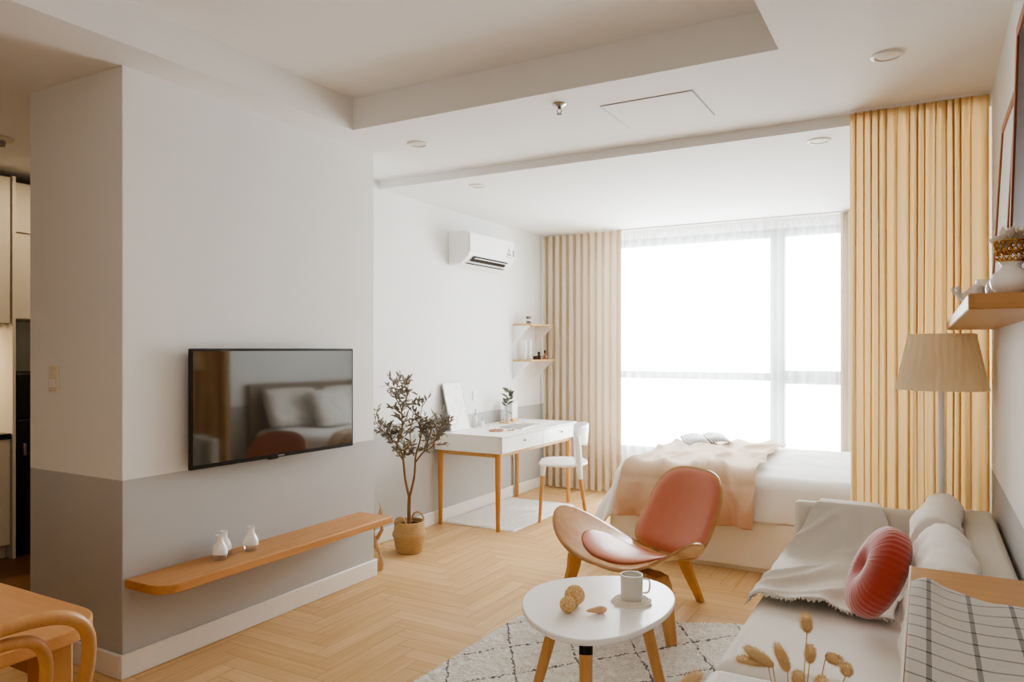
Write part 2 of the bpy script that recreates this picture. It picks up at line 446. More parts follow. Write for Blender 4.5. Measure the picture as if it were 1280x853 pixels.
struct(B(XK - .12, XK, YF - .1, YP1 + .1, 0, 2.7).build('wall_kitchen', 'wall', smooth=False))
struct(B(XK - .1, -3.68, YP1 - .1, YP1, 0, 2.7).build('wall_kitchen_end', 'wall', smooth=False))
WX0, WX1, WZ0, WZ1 = -2.85, -.53, .38, 2.47
w = MB(); w.box(XL - .1, WX0, YB, YB + .2, 0, 2.7); w.box(WX1, XR + .1, YB, YB + .2, 0, 2.7)
w.box(WX0, WX1, YB, YB + .2, 0, WZ0); w.box(WX0, WX1, YB, YB + .2, WZ1, 2.7)
struct(w.build('wall_back', 'wall', smooth=False))
win = bpy.data.objects.new('window_1', None); col.objects.link(win); win.location = (WX0, YB + .1, WZ0); struct(win)
ww, wh = WX1 - WX0, WZ1 - WZ0
mx = -1.17 - WX0; mz = 1.145 - WZ0
w = MB(); w.box(0, .06, -.05, .05, 0, wh); w.box(ww - .06, ww, -.05, .05, 0, wh); w.box(.06, ww - .06, -.05, .05, 0, .06)
w.box(.06, ww - .06, -.05, .05, wh - .07, wh); w.box(mx - .06, mx + .06, -.05, .05, .06, wh - .07)
w.box(.06, mx - .06, -.05, .05, mz - .035, mz + .035); w.box(mx + .06, ww - .06, -.05, .05, mz - .06, mz + .06)
w.build('window_frame', 'winframe', win, smooth=False, bevel=.004)
for a, b, z0, z1 in ((.06, mx - .06, .06, mz - .035), (.06, mx - .06, mz + .035, wh - .07), (mx + .06, ww - .06, .06, mz - .06), (mx + .06, ww - .06, mz + .06, wh - .07)):
    B(a, b, -.004, .004, z0, z1).build('pane', 'winglass', win, smooth=False)
B(mx + .2, mx + .3, -.075, -.05, mz - .012, mz + .012).build('window_handle', 'chrome', win, bevel=.004)
def base(name, x0, x1, y0, y1): struct(B(x0, x1, y0, y1, 0, .105).build(name, 'trim', smooth=True, bevel=.006, seg=2))
base('baseboard_left', XL, XL + .016, YP1, YB); base('baseboard_right', XR - .016, XR, YF, YB)
m = MB(); m.box(XP, XP + .016, YP0 - .016, YP1 + .016, 0, .105); m.box(-3.68, XP, YP0 - .016, YP0, 0, .105); m.box(XL, XP, YP1, YP1 + .016, 0, .105)
struct(m.build('baseboard_television', 'trim', bevel=.006))
base('baseboard_back', XL, XR, YB - .016, YB)

# ------------------------------------------------------------------ ceiling fittings
t = thing('access_panel', 'square flush access panel in the white ceiling', 'ceiling panel', (-1.18, 3.6, H))
B(-.232, .232, -.212, .212, -.002, 0).build('gap_frame', 'mark', t, smooth=False)
B(-.226, .226, -.206, .206, -.004, -.002).build('panel', 'ceil', t, smooth=False)
for x, y, z, lab in ((-.144, 3.379, H, 'large round downlight nearest the right wall, in front of the cream curtain'),
                     (-2.6, 3.49, H, 'round downlight above the television wall end'),
                     (-.52, 4.36, HB, 'round downlight over the bed, beside the top of the cream curtain'),
                     (-2.75, 4.39, HB, 'small round downlight left above the air conditioner'),
                     (-2.85, 6.4, HB, 'far small downlight in front of the beige curtain top')):
    t = thing('downlight', lab, 'ceiling light', (x, y, z), group='recessed downlights in the ceiling')
    MB().lathe([(.062, 0), (.062, -.005), (.056, -.009), (.048, -.009), (.046, -.002)], 32, cap=(True, False)).build('trim_ring', 'trim', t)
    MB().lathe([(.047, -.003), (.03, -.006), (.001, -.007)], 32, cap=(False, True)).build('diffuser', 'lightdisc', t)
t = thing('fire_sprinkler', 'small metal fire sprinkler head hanging from the ceiling', 'sprinkler', (-1.573, 3.264, H))
MB().lathe([(.034, 0), (.034, -.003), (.022, -.011), (.008, -.012)], 24).build('escutcheon', 'steel', t)
m = MB().lathe([(.007, -.01), (.008, -.02), (.005, -.026)], 12).tube([(.004, 0, -.022), (.013, 0, -.034), (.003, 0, -.048)], .0022, 6).tube([(-.004, 0, -.022), (-.013, 0, -.034), (-.003, 0, -.048)], .0022, 6)
m.build('nozzle', 'chrome', t)
MB().lathe([(.003, -.046), (.014, -.049), (.014, -.051), (.003, -.052)], 16).build('deflector', 'chrome', t)
t = thing('smoke_detector', 'round detector on the dim kitchen ceiling', 'detector', (-4.6, 2.22, H))
MB().lathe([(.075, 0), (.075, -.012), (.06, -.02)], 28).build('base', 'cab', t)
MB().lathe([(.035, -.02), (.032, -.045), (.015, -.05)], 20).build('sensor', 'mark', t)

# ------------------------------------------------------------------ television wall
t = thing('television', 'black flat screen television mounted on the white and grey wall', 'television', (XP + .012, 2.20, .845), math.radians(-3))
B(.027, .045, .0, 1.03, 0, .555).build('bezel', 'black', t, bevel=.004)
B(.0452, .0462, .012, 1.018, .02, .543).build('screen', 'screen', t, smooth=False)
B(-.006, .027, .3, .7, .12, .42).build('wall_bracket', 'blackmetal', t, smooth=False)
B(.0452, .0465, .495, .535, .0065, .0125).build('logo', 'steel', t, smooth=False)
B(.03, .045, .44, .5, -.006, 0).build('sensor', 'black', t, bevel=.002)
SH = .42
def rr(x0, x1, y0, y1, r, corners=(1, 1, 1, 1), n=8):
    out = []
    for (cx, cy, a0), on in zip(((x0 + r, y0 + r, PI), (x1 - r, y0 + r, 1.5 * PI), (x1 - r, y1 - r, 0), (x0 + r, y1 - r, .5 * PI)), corners):
        if on: out += [(cx + r * math.cos(a0 + k * PI / 2 / n), cy + r * math.sin(a0 + k * PI / 2 / n)) for k in range(n + 1)]
        else: out.append((x0 if cx < (x0 + x1) / 2 else x1, y0 if cy < (y0 + y1) / 2 else y1))
    return out
o = MB().prism(rr(0, .25, 0, 1.488, .09, (0, 1, 0, 0)), -.038, 0).build('floating_shelf', 'oak_y', loc=(XP, 1.922, SH), bevel=.003, seg=2)
tag(o, 'long honey oak floating shelf below the television with one rounded corner', 'shelf')
def milk_vase(loc, label, s=1.0):
    t = thing('bud_vase', label, 'vase', loc, group='white bud vases on the shelf under the television')
    MB().lathe([(r * s, z * s) for r, z in ((.001, .0), (.026, .001), (.033, .009), (.036, .02), (.0355, .028), (.001, .028))], 28).build('clear_base', 'glass', t)
    MB().lathe([(r * s, z * s) for r, z in ((.0352, .0285), (.036, .036), (.034, .052), (.026, .07), (.017, .083), (.015, .095), (.0155, .108), (.019, .115), (.017, .115), (.013, .1), (.012, .085))], 28, cap=(True, False)).build('milk_glass_body', 'gloss_white', t)
milk_vase((-2.86, 2.315, SH), 'white bud vase nearest the camera on the television shelf, front of the touching pair')
milk_vase((-2.905, 2.375, SH), 'white bud vase mostly hidden behind another vase on the television shelf')
milk_vase((-2.865, 2.50, SH), 'white bud vase standing alone, furthest right on the television shelf')
t = thing('light_switch', 'cream double light switch on the shaded pillar face', 'light switch', (-3.476, YP0, 1.265))
B(-.036, .036, -.008, 0, -.06, .06).build('plate', 'switch', t, bevel=.004)
B(-.022, .022, -.013, -.008, -.042, -.004).build('rocker', 'trim', t, bevel=.002)
B(-.022, .022, -.011, -.008, .008, .04).build('rocker', 'switch', t, bevel=.002)
# driftwood
m = MB(); pth = []
for k in range(14):
    q = k / 13; pth.append((.028 * math.sin(q * 9) * (1 - q * .4), .012 * math.cos(q * 7), .012 + q * .42))
m.tube(pth, [.019 + .008 * math.sin(k * 1.3 + 1) - .0008 * k for k in range(14)], 12)
m.tube([(0, 0, .2), (.03, .01, .26), (.035, .0, .33)], [.014, .011, .005], 8)
tag(m.build('driftwood_ornament', 'drift', loc=(-3.02, 3.63, 0)), 'pale knotted driftwood stick standing on the floor behind the television wall end', 'ornament')

# ------------------------------------------------------------------ kitchen
KX = -5.32
t = thing('base_cabinet', 'white kitchen base cabinet under the black worktop', 'kitchen cabinet', (KX, 1.0, 0))
B(-.62, -.02, 0, 1.64, .09, .80).build('carcass', 'cab', t, smooth=False)
B(-.58, -.06, 0, 1.64, 0, .09).build('plinth', 'cab', t, smooth=False)
for k in range(3): B(-.02, 0, .003 + k * .547, .544 + k * .547, .095, .795).build('door', 'cab', t, bevel=.002)
tag(B(0, .64, 0, 1.64, 0, .035).build('kitchen_worktop', 'counter', loc=(KX - .63, 1.0, .80), bevel=.003), 'black stone worktop along the kitchen wall', 'worktop')
tag(B(0, .01, 0, 1.64, 0, .72).build('kitchen_backsplash', 'bsplash', loc=(XK + .004, 1.0, .84), smooth=False), 'lit cream backsplash panel above the black worktop', 'backsplash')
t = thing('wall_cabinet', 'white kitchen wall cabinet over the lit backsplash', 'kitchen cabinet', (KX - .0, 1.0, 1.565))
B(-.62, -.02, 0, 1.64, 0, .98).build('carcass', 'cab', t, smooth=False)
for k in range(3): B(-.02, 0, .003 + k * .547, .544 + k * .547, .003, .977).build('door', 'cab', t, bevel=.002)
tag(B(0, .645, 0, .02, 0, 2.55).build('side_panel', 'cab', loc=(XK, 2.645, 0), smooth=False), 'tall pale side panel between the cabinets and the dark fridge', 'panel')
t = thing('refrigerator', 'tall black refrigerator half hidden behind the pillar', 'fridge', (KX - .62, 2.68, 0))
B(0, .56, 0, .6, .03, 1.23).build('body', 'black', t, bevel=.006)
B(.56, .62, 0, .6, .03, .92).build('door', 'black', t, bevel=.008)
B(.56, .62, 0, .6, .93, 1.23).build('freezer_door', 'black', t, bevel=.008)
B(.62, .645, .03, .05, .68, .76).build('door_handle', 'steel', t, bevel=.004)
t = thing('overhead_cabinet', 'white two door cabinet high above the dark fridge', 'kitchen cabinet', (KX - .05, 2.68, 1.6))
B(-.57, -.02, 0, .68, 0, .93).build('carcass', 'cab', t, smooth=False)
B(-.02, 0, .003, .677, .003, .58).build('door', 'cab', t, bevel=.002)
B(-.02, 0, .003, .677, .59, .92).build('door', 'cab', t, bevel=.002)

# ------------------------------------------------------------------ dining table and chair
t = thing('dining_table', 'beech dining table with a rounded corner in the left foreground', 'table', (-2.42, .45, 0))
MB().prism(rr(-.7, .7, -.64, .64, .13), .715, .75).build('tabletop', 'table', t, bevel=.005, seg=2)
B(-.55, .55, .52, .545, .62, .715).build('apron', 'oak_x', t, bevel=.002)
B(-.55, .55, -.545, -.52, .62, .715).build('apron', 'oak_x', t, bevel=.002)
for sx in (-1, 1):
    for sy in (-1, 1):
        B(sx * .6 - .045, sx * .6 + .045, sy * .54 - .03, sy * .54 + .03, 0, .715).build('leg', 'bent', t, bevel=.006)
def hoop(y0, hw, ztop, zbot, r, lean=.10, n=12, x0=0.0):
    p = [(x0, y0 - hw * .92, zbot)]
    for k in range(n + 1):
        a = PI - PI * k / n
        ca, sa = math.cos(a), math.sin(a)
        y = hw * math.copysign(abs(ca) ** .62, ca); z = ztop - .17 + .17 * abs(sa) ** .62
        p.append((x0 + lean * max(0, (z - zbot)) / (ztop - zbot), y0 + y, z))
    p.append((x0, y0 + hw * .92, zbot)); return p
t = thing('bentwood_chair', 'bentwood chair with two curved hoops in its back, at the dining table', 'chair', (-1.79, .71, 0))
p = hoop(0, .2, .882, .44, .014, .12, x0=.18)
MB().tube(p, .0145, 14).build('outer_hoop', 'bent', t, sub=1)
MB().tube(hoop(0, .115, .85, .45, .012, .115, x0=.18), .0125, 14).build('inner_hoop', 'bent', t, sub=1)
MB().lathe([(.001, .44), (.19, .44), (.205, .45), (.205, .465), (.195, .472), (.17, .466), (.001, .462)], 40).build('seat', 'bent', t)
for sx in (-1, 1):
    for sy in (-1, 1):
        MB().tube([(sx * .145, sy * .14, .445), (sx * .165, sy * .16, .2), (sx * .19, sy * .185, .0)], [.017, .015, .012], 12).build('leg', 'bent', t)
MB().tube([(.148 * math.cos(a * PI / 14), .148 * math.sin(a * PI / 14), .2) for a in range(29)], .009, 8).build('stretcher_ring', 'bent', t)

# ------------------------------------------------------------------ olive tree in a basket
t = thing('potted_olive_tree', 'slender olive tree in a woven seagrass basket beside the desk', 'plant', (-3.11, 4.08, 0))
MB().lathe([(.078, .0), (.088, .005), (.1, .05), (.107, .1), (.116, .115), (.116, .135), (.107, .15), (.104, .2), (.1, .215), (.092, .215), (.094, .18)], 40, cap=(True, False)).build('basket', 'basket', t)
for s in (-1, 1):
    MB().tube([(.05 * math.cos(a), s * .098, .205 + .05 * math.sin(a)) for a in [PI * k / 12 for k in range(13)]], .006, 8).build('basket_handle', 'basket', t)
MB().lathe([(.001, .185), (.094, .185)], 24, cap=(False, False)).build('soil', 'soil', t)
tr = MB(); lf = MB(); rnd = random.Random(11)
def leaf(mb, p, d, L, w, nrm=None):
    d = d.normalized(); s = d.cross(nrm or Vector((rnd.uniform(-1, 1), rnd.uniform(-1, 1), rnd.uniform(-1, 1)))).normalized(); n_ = d.cross(s)
    mb.add([p, p + d * L * .35 + s * w + n_ * w * .25, p + d * L * .7 + s * w * .75 + n_ * w * .1, p + d * L - n_ * w * .4, p + d * L * .7 - s * w * .75 + n_ * w * .1, p + d * L * .35 - s * w + n_ * w * .25, p + d * L * .5 - n_ * w * .1],
           [(0, 1, 6), (1, 2, 6), (2, 3, 6), (3, 4, 6), (4, 5, 6), (5, 0, 6)])
RGT = Vector((math.cos(TH), math.sin(TH), 0)); FWD = Vector((-math.sin(TH), math.cos(TH), 0))
def bend(pts, r0, r1, mb=tr, n=8):
    pts = [Vector(q) for q in pts]; out = []
    for i in range(len(pts) - 1):
        for k in range(6):
            u = k / 6; p0 = pts[max(i - 1, 0)]; p1 = pts[i]; p2 = pts[i + 1]; p3 = pts[min(i + 2, len(pts) - 1)]
            out.append(.5 * ((2 * p1) + (p2 - p0) * u + (2 * p0 - 5 * p1 + 4 * p2 - p3) * u * u + (3 * p1 - p0 - 3 * p2 + p3) * u ** 3))
    out.append(pts[-1]); N = len(out)
    mb.tube(out, [r0 + (r1 - r0) * i / (N - 1) for i in range(N)], n); return out
def br(pts): return [RGT * a + FWD * b + Vector((0, 0, z)) for a, b, z in pts]
bend(br([(0, 0, .17), (-.003, 0, .28), (0, 0, .39)]), .013, .012)
b1 = bend(br([(0, 0, .37), (-.03, .01, .5), (-.05, .02, .66), (-.085, .0, .74), (-.05, -.01, .84), (-.06, .02, .98), (-.1, .02, 1.07), (-.08, .02, 1.16)]), .0095, .002)
b2 = bend(br([(0, 0, .37), (.035, -.01, .52), (.045, -.01, .66), (.075, .0, .78), (.07, .02, .9), (.09, .03, 1.03)]), .009, .002)
b3 = bend(br([(.045, -.01, .62), (.1, -.03, .69), (.16, -.04, .73), (.2, -.03, .82), (.23, -.02, .88)]), .006, .002)
b4 = bend(br([(-.08, 0, .73), (-.13, .02, .78), (-.19, .01, .84), (-.235, .0, .9)]), .005, .002)
b5 = bend(br([(-.045, .0, .63), (-.06, -.05, .69), (-.01, -.08, .72)]), .005, .002)
b6 = bend(br([(.03, 0, .66), (.0, .04, .8), (.02, .05, .95)]), .004, .002)
b7 = bend(br([(.1, -.03, .69), (.14, .02, .8), (.15, .03, .86)]), .004, .002)
b8 = bend(br([(-.06, .01, .97), (-.02, .02, 1.05), (-.03, .0, 1.14)]), .003, .0015)
twigs = []
for path, k0 in ((b1, .45), (b2, .55), (b3, .35), (b4, .15), (b5, .2), (b6, .5), (b7, .2), (b8, .2)):
    for i in range(int(len(path) * k0), len(path)):
        for q in range(2):
            if rnd.random() < .58:
                d = Vector((rnd.uniform(-1, 1), rnd.uniform(-1, 1), rnd.uniform(-.1, 1.2))).normalized(); L = rnd.uniform(.04, .1)
                e = path[i] + d * L; tr.tube([path[i], path[i] + d * L * .5 + Vector((0, 0, .004)), e], [.0025, .0018, .001], 5); twigs.append((path[i], d, L))
for p, d, L in twigs:
    for k in range(6):
        ld = (d * .7 + Vector((rnd.uniform(-1, 1), rnd.uniform(-1, 1), rnd.uniform(-.6, .9)))).normalized()
        leaf(lf, p + d * L * (.2 + .8 * k / 5), ld, rnd.uniform(.036, .062), rnd.uniform(.0065, .0095))
tr.build('trunk', 'bark', t); lf.build('foliage', 'leaf', t, smooth=False)

# ------------------------------------------------------------------ desk
DZ = .735
DX0, DX1, DY0, DY1 = XL + .02, -2.79, 4.80, 6.16
t = thing('writing_desk', 'white writing desk with two drawers on round oak legs', 'desk', (DX0, DY0, 0))
dw, dl = DX1 - DX0, DY1 - DY0
B(0, dw - .02, 0, dl, DZ - .135, DZ - .012).build('body', 'white_lac', t, bevel=.003)
B(0, dw, -.002, dl + .002, DZ - .012, DZ).build('desktop', 'white_lac', t, bevel=.002)
for y0, y1 in ((.006, dl / 2 - .002), (dl / 2 + .002, dl - .006)):
    d = B(dw - .02, dw - .002, y0, y1, DZ - .131, DZ - .016).build('drawer', 'white_lac', t, bevel=.002)
    yc = (y0 + y1) / 2
    k = MB().lathe([(.003, 0), (.004, .008), (.009, .012), (.01, .017), (.006, .02)], 16, m=Matrix.Translation((dw - .002, yc, DZ - .06)) @ Matrix.Rotation(PI / 2, 4, 'Y')).build('knob', 'chrome', d)
m = MB(); m.box(.03, dw - .05, .035, .06, DZ - .17, DZ - .135); m.box(.03, dw - .05, dl - .06, dl - .035, DZ - .17, DZ - .135)
m.box(.03, .055, .06, dl - .06, DZ - .17, DZ - .135); m.box(dw - .075, dw - .05, .06, dl - .06, DZ - .17, DZ - .135)
m.build('apron_frame', 'pale_y', t, bevel=.003)
for x in (.022, dw - .065):
    for y in (.05, dl - .05):
        sx = -.012 if x < .2 else .012; sx = 0 if x < .2 else .01
        MB().lathe([(.014, 0), (.016, .004), (.024, DZ - .18), (.025, DZ - .135)], 20, (x, y, 0)).build('leg', 'pale_z', t)
# desk rug
def shag(name, outline_fn, nu, nv, mat, loc, label, cat, amp=.009, th=.012):
    m = MB(); rn = random.Random(3)
    def f(u, v):
        x, y = outline_fn(u, v)
        e = min(u, 1 - u, v, 1 - v)
        return Vector((x - loc[0] + (rn.uniform(-.006, .006) if e == 0 else 0), y - loc[1] + (rn.uniform(-.006, .006) if e == 0 else 0), (.002 if e == 0 else th + amp * rn.uniform(-.5, .5))))
    m.grid(f, nu, nv)
    o = m.build(name, mat, loc=loc, ang=180); return tag(o, label, cat)
shag('small_rug', lambda u, v: (XL + .03 + u * (.66), 4.9 + v * 1.1), 50, 80, 'whitefur', (-3.07, 5.45, 0), 'small white shaggy rug lying under the desk', 'rug')

# desk chair
fx, fy = -.9, -.44
t = thing('desk_chair', 'white plastic chair with oak legs tucked at the desk', 'chair', (-2.63, 5.55, 0), rz_of(fx, fy))
def seatf(u, v):
    a, b = 2 * u - 1, 2 * v - 1
    x = a * math.sqrt(1 - b * b * .42); y = b * math.sqrt(1 - a * a * .42)
    return Vector((.245 * x, .205 * y + .01, .462 - .018 * (1 - min(1, x * x + y * y)) - .02 * max(0, y) ** 4))
MB().grid(seatf, 16, 16).build('seat', 'white_pl', t, solid=.022, sub=1)
def backf(u, v):
    a = (2 * u - 1) * 1.12; R = .235
    lo = .60 + .05 * abs(2 * u - 1) ** 2 ; hi = .785 - .035 * abs(2 * u - 1) ** 3
    z = lo + (hi - lo) * v
    return Vector((R * math.sin(a), .02 - (R * math.cos(a)) * .85 - .08 * (z - .55), z))
MB().grid(backf, 18, 6).build('backrest', 'white_pl', t, solid=.016, sub=1)
for s in (-1, 1):
    MB().tube([(s * .205, -.10, .70), (s * .2, -.11, .6), (s * .19, -.115, .5), (s * .185, -.12, .42), (s * .187, -.13, .35)], [.022, .026, .03, .026, .019], 14).build('back_post', 'white_pl', t)
    MB().tube([(s * .187, -.128, .36), (s * .2, -.18, .0)], [.0165, .012], 14).build('leg', 'pale_z', t)
    MB().tube([(s * .185, .17, .455), (s * .19, .178, .375)], [.026, .019], 14).build('leg_socket', 'white_pl', t)
    MB().tube([(s * .19, .177, .38), (s * .2, .2, .0)], [.0165, .012], 14).build('leg', 'pale_z', t)

# things on the desk
def leanbox(y0, y1, z, h, xb, xt, th):
    """thin slab leaning against the wall: bottom at x=xb, top at x=xt"""
    a = math.atan2(xb - xt, h)
    return Matrix.Translation((xb, 0, z)) @ Matrix.Rotation(-a, 4, 'Y')
t = thing('framed_print', 'pale botanical print in a thin white frame leaning on the wall above the desk', 'picture', (-3.31, 4.90, DZ))
mm = leanbox(0, 0, .003, .39, 0, -.09, .012)
w_, h_ = .27, .39
m = MB(); m.box(-.012, .0, 0, w_, 0, .008, mm); m.box(-.012, 0, 0, w_, h_ - .008, h_, mm); m.box(-.012, 0, 0, .008, .008, h_ - .008, mm); m.box(-.012, 0, w_ - .008, w_, .008, h_ - .008, mm)
m.build('frame', 'white_pl', t, smooth=False)
MB().box(-.010, -.004, .008, w_ - .008, .008, h_ - .008, mm).build('print', 'print_', t, smooth=False)
MB().box(-.016, -.012, .0, w_, 0, h_, mm).build('backing', 'mark', t, smooth=False)
t = thing('reed_diffuser', 'white reed diffuser bottle with one stick beside the framed print', 'diffuser', (-3.35, 5.3, DZ))
MB().lathe([(.024, 0), (.026, .004), (.026, .07), (.02, .082), (.01, .086), (.01, .1)], 24).build('bottle', 'white_pl', t)
MB().tube([(.0, .0, .095), (.004, .012, .15)], .003, 6).build('stick', 'bark', t)
o = MB().lathe([(.02, 0), (.022, .003), (.022, .052), (.019, .052), (.018, .01), (.001, .01)], 24).build('candle_cup', 'white_pl', loc=(-3.3, 5.33, DZ)); tag(o, 'small plain white cup in front of the diffuser bottle on the desk', 'cup')
t = thing('power_socket', 'white power socket on the wall above the desk', 'socket', (XL, 5.43, .99))
B(0, .008, -.04, .04, -.04, .04).build('plate', 'white_pl', t, bevel=.003)
for s in (-1, 1): B(.008, .01, s * .018 - .013, s * .018 + .013, -.015, .015).build('outlet', 'trim', t, bevel=.001)
# vase with stem
o = MB().prism(rr(-.05, .05, -.06, .06, .012), 0, .012).build('wooden_tray', 'pale_y', loc=(-3.28, 5.72, DZ), bevel=.002); tag(o, 'small wooden board under the glass vase on the desk', 'tray')
t = thing('bottle_vase', 'slim white glass bottle vase on the little wooden board', 'vase', (-3.28, 5.73, DZ + .012))
MB().lathe([(.025, 0), (.028, .005), (.027, .04), (.018, .075), (.0115, .095), (.012, .125), (.014, .13), (.01, .13), (.009, .1)], 24, cap=(True, False)).build('bottle', 'frost', t)
t = thing('leafy_sprig', 'dusty green leafy sprig standing in the bottle vase', 'plant', (-3.28, 5.73, DZ + .03))
m = MB(); pth = bend([(0, 0, 0), (0, 0, .1), (.01, .01, .19), (.005, .045, .285)], .0025, .0015, m, 6); m.build('stem', 'bark', t)
m = MB()
for k in range(11):
    p = pth[5 + k % 13] if k < 13 else pth[-1]; a = k * 2.3
    leaf(m, p, Vector((math.cos(a) * .8, math.sin(a) * .9, .55 if k > 1 else -.5)), .072 + .012 * (k % 3), .02)
m.build('leaves', 'leaf2', t, smooth=False)
t = thing('tabletop_lantern', 'square white box lamp on an oak foot at the back of the desk', 'lamp', (-3.32, 5.87, DZ))
B(-.05, .05, -.055, .055, 0, .028).build('oak_foot', 'pale_y', t, bevel=.002)
B(-.043, .043, -.05, .05, .028, .185).build('white_shade', 'white_pl', t, bevel=.004)
t = thing('magazine', 'pale closed magazine lying mid desk near the front edge', 'magazine', (-3.02, 5.46, DZ), .12)
B(-.1, .1, -.15, .15, 0, .011).build('pages', 'paper', t, smooth=False)
B(-.102, .102, -.152, .152, .011, .0125).build('cover', 'greypaper', t, smooth=False)
t = thing('notebook', 'flat open notebook behind the magazine, far end of the desk', 'notebook', (-3.05, 5.88, DZ), -.05)
B(-.1, .1, -.12, -.003, 0, .009).build('page_block', 'paper', t, bevel=.002); B(-.1, .1, .003, .12, 0, .009).build('page_block', 'paper', t, bevel=.002)
B(-.105, .105, -.125, .125, -.0, .002).build('cover', 'pale_y', t, smooth=False)
t = thing('bead_bracelet', 'loop of rose gold beads lying on the near side of the desk', 'bracelet', (-3.02, 5.1, DZ))
m = MB()
for k in range(22):
    a = 2 * PI * k / 22; m.ball((.05 * math.cos(a), .062 * math.sin(a), .008), .0075, 6)
m.build('beads', 'rose', t)
t = thing('hair_clip', 'gold and pink hair clip beside the bead loop on the desk', 'accessory', (-2.93, 5.2, DZ))
MB().tube([(-.01, -.05, .006), (.012, 0, .01), (-.01, .05, .006)], [.004, .008, .004], 8).build('bar', 'gold', t)
m = MB(); [m.ball((.004 * (k % 2), -.03 + .015 * k, .014), .007, 6) for k in range(5)]; m.build('pearls', 'gloss_white', t)

# wall shelves
def bracket(y):
    m = MB(); m.add([(0, y, 0), (.185, y, 0), (0, y, -.17), (0, y + .018, 0), (.185, y + .018, 0), (0, y + .018, -.17)], [(0, 1, 2), (3, 5, 4), (0, 3, 4, 1), (1, 4, 5, 2), (2, 5, 3, 0)]); return m
for z, lab in ((1.635, 'upper small oak wall shelf with white triangular brackets'), (1.295, 'lower small oak wall shelf with white triangular brackets, holding bottles')):
    t = thing('wall_shelf', lab, 'shelf', (XL, 6.1, z), group='pair of wall shelves above the desk')
    B(0, .2, 0, .5, -.018, 0).build('board', 'pale_y', t, bevel=.002)
    for y in (.0, .46):
        m = bracket(y); m.v = [p + Vector((0, 0, -.0182)) for p in m.v]; m.build('bracket', 'white_pl', t, smooth=False)
t = thing('lidded_jar', 'small silver lidded jar on the upper wall shelf', 'jar', (XL + .11, 6.22, 1.635))
MB().lathe([(.027, 0), (.03, .004), (.03, .045), (.022, .052)], 24).build('jar', 'glass', t)
MB().lathe([(.026, .052), (.027, .054), (.027, .072), (.022, .075)], 24).build('lid', 'chrome', t)
MB().lathe([(.026, .004), (.026, .03), (.001, .03)], 20).build('contents', 'darkglass', t)
for y, h, r, lab in ((6.15, .17, .024, 'straight clear glass tube vase at the near end of the lower wall shelf'), (6.24, .2, .032, 'taller flared clear glass vase beside the tube vase on the lower wall shelf')):
    m = MB().lathe([(r * .8, 0), (r * .85, .003), (r, h * .5), (r * .75, h * .72), (r * 1.05, h), (r * .95, h), (r * .65, h * .72), (r * .85, h * .45), (r * .7, .012), (.001, .012)] if h > .18 else [(r, 0), (r, h), (r * .9, h), (r * .9, .01), (.001, .01)], 24, cap=(True, False))
    tag(m.build('glass_vase', 'frost', loc=(XL + .1, y, 1.295)), lab, 'vase')
o = MB().lathe([(.02, 0), (.022, .003), (.022, .03), (.018, .034)], 20).build('small_pot', 'darkglass', loc=(XL + .13, 6.315, 1.295)); tag(o, 'low dark cosmetic pot on the lower wall shelf, beside the glass vases', 'pot')
t = thing('dark_bottle', 'dark bottle with a black ball cap on the lower wall shelf', 'bottle', (XL + .13, 6.39, 1.295))
MB().lathe([(.02, 0), (.023, .004), (.022, .036), (.009, .042), (.009, .05)], 20).build('bottle', 'darkglass', t); MB().ball((0, 0, .06), .015, 8).build('cap', 'black', t)
t = thing('perfume_bottle', 'amber perfume bottle with a dark cap at the far end of the lower wall shelf', 'bottle', (XL + .13, 6.52, 1.295))
MB().lathe([(.028, 0), (.031, .006), (.028, .034), (.01, .05), (.008, .06)], 24).build('flacon', 'amber', t); MB().lathe([(.008, .06), (.01, .062), (.01, .085), (.006, .09)], 14).build('cap', 'blackmetal', t)

# air conditioner
t = thing('air_conditioner', 'white split air conditioner on the bedroom wall', 'air conditioner', (XL, 5.02, 2.085))
prof = [(0, .275), (.16, .275), (.195, .255), (.205, .2), (.205, .11), (.195, .075), (.12, .01), (0, 0)]
m = MB(); n_ = len(prof); m.add([(x, 0, z) for x, z in prof] + [(x, .75, z) for x, z in prof], [tuple(range(n_)), tuple(range(n_, 2 * n_))[::-1]] + [(i, (i + 1) % n_, n_ + (i + 1) % n_, n_ + i) for i in range(n_)])
m.build('housing', 'white_pl', t, bevel=.01, seg=3)
B(.2045, .2095, .008, .742, .1, .262).build('front_panel', 'white_pl', t, bevel=.002)
m = MB(); m.add([(.199, .08, .074), (.199, .64, .074), (.155, .64, .036), (.155, .08, .036)], [(0, 1, 2, 3)])
m.v = [p + Vector((.003, 0, -.003)) for p in m.v]; m.build('air_slot', 'black', t, smooth=False)
m = MB(); m.add([(.145, .05, .0225), (.145, .66, .0225), (.135, .66, .0145), (.135, .05, .0145)], [(0, 1, 2, 3)]); m.v = [p + Vector((.003, 0, -.003)) for p in m.v]; m.build('air_slot', 'black', t, smooth=False)
B(.165, .205, .1, .64, .0545, .0585).build('louver', 'white_pl', t, smooth=False)
m = MB(); m.add([(.2103, .59, .115), (.2103, .69, .115), (.2103, .64, .21)], [(0, 1, 2)]); m.add([(.2103, .705, .13), (.2103, .735, .13), (.2103, .735, .19), (.2103, .705, .19)], [(0, 1, 2, 3)])
m.build('energy_sticker', 'mark', t, smooth=False)
m = MB(); m.add([(.2108, .625, .15), (.2108, .655, .15), (.2108, .64, .185)], [(0, 1, 2)]); m.add([(.2108, .60, .12), (.2108, .68, .12), (.2108, .675, .135), (.2108, .605, .135)], [(0, 1, 2, 3)])
m.build('sticker_print', 'paper', t, smooth=False)

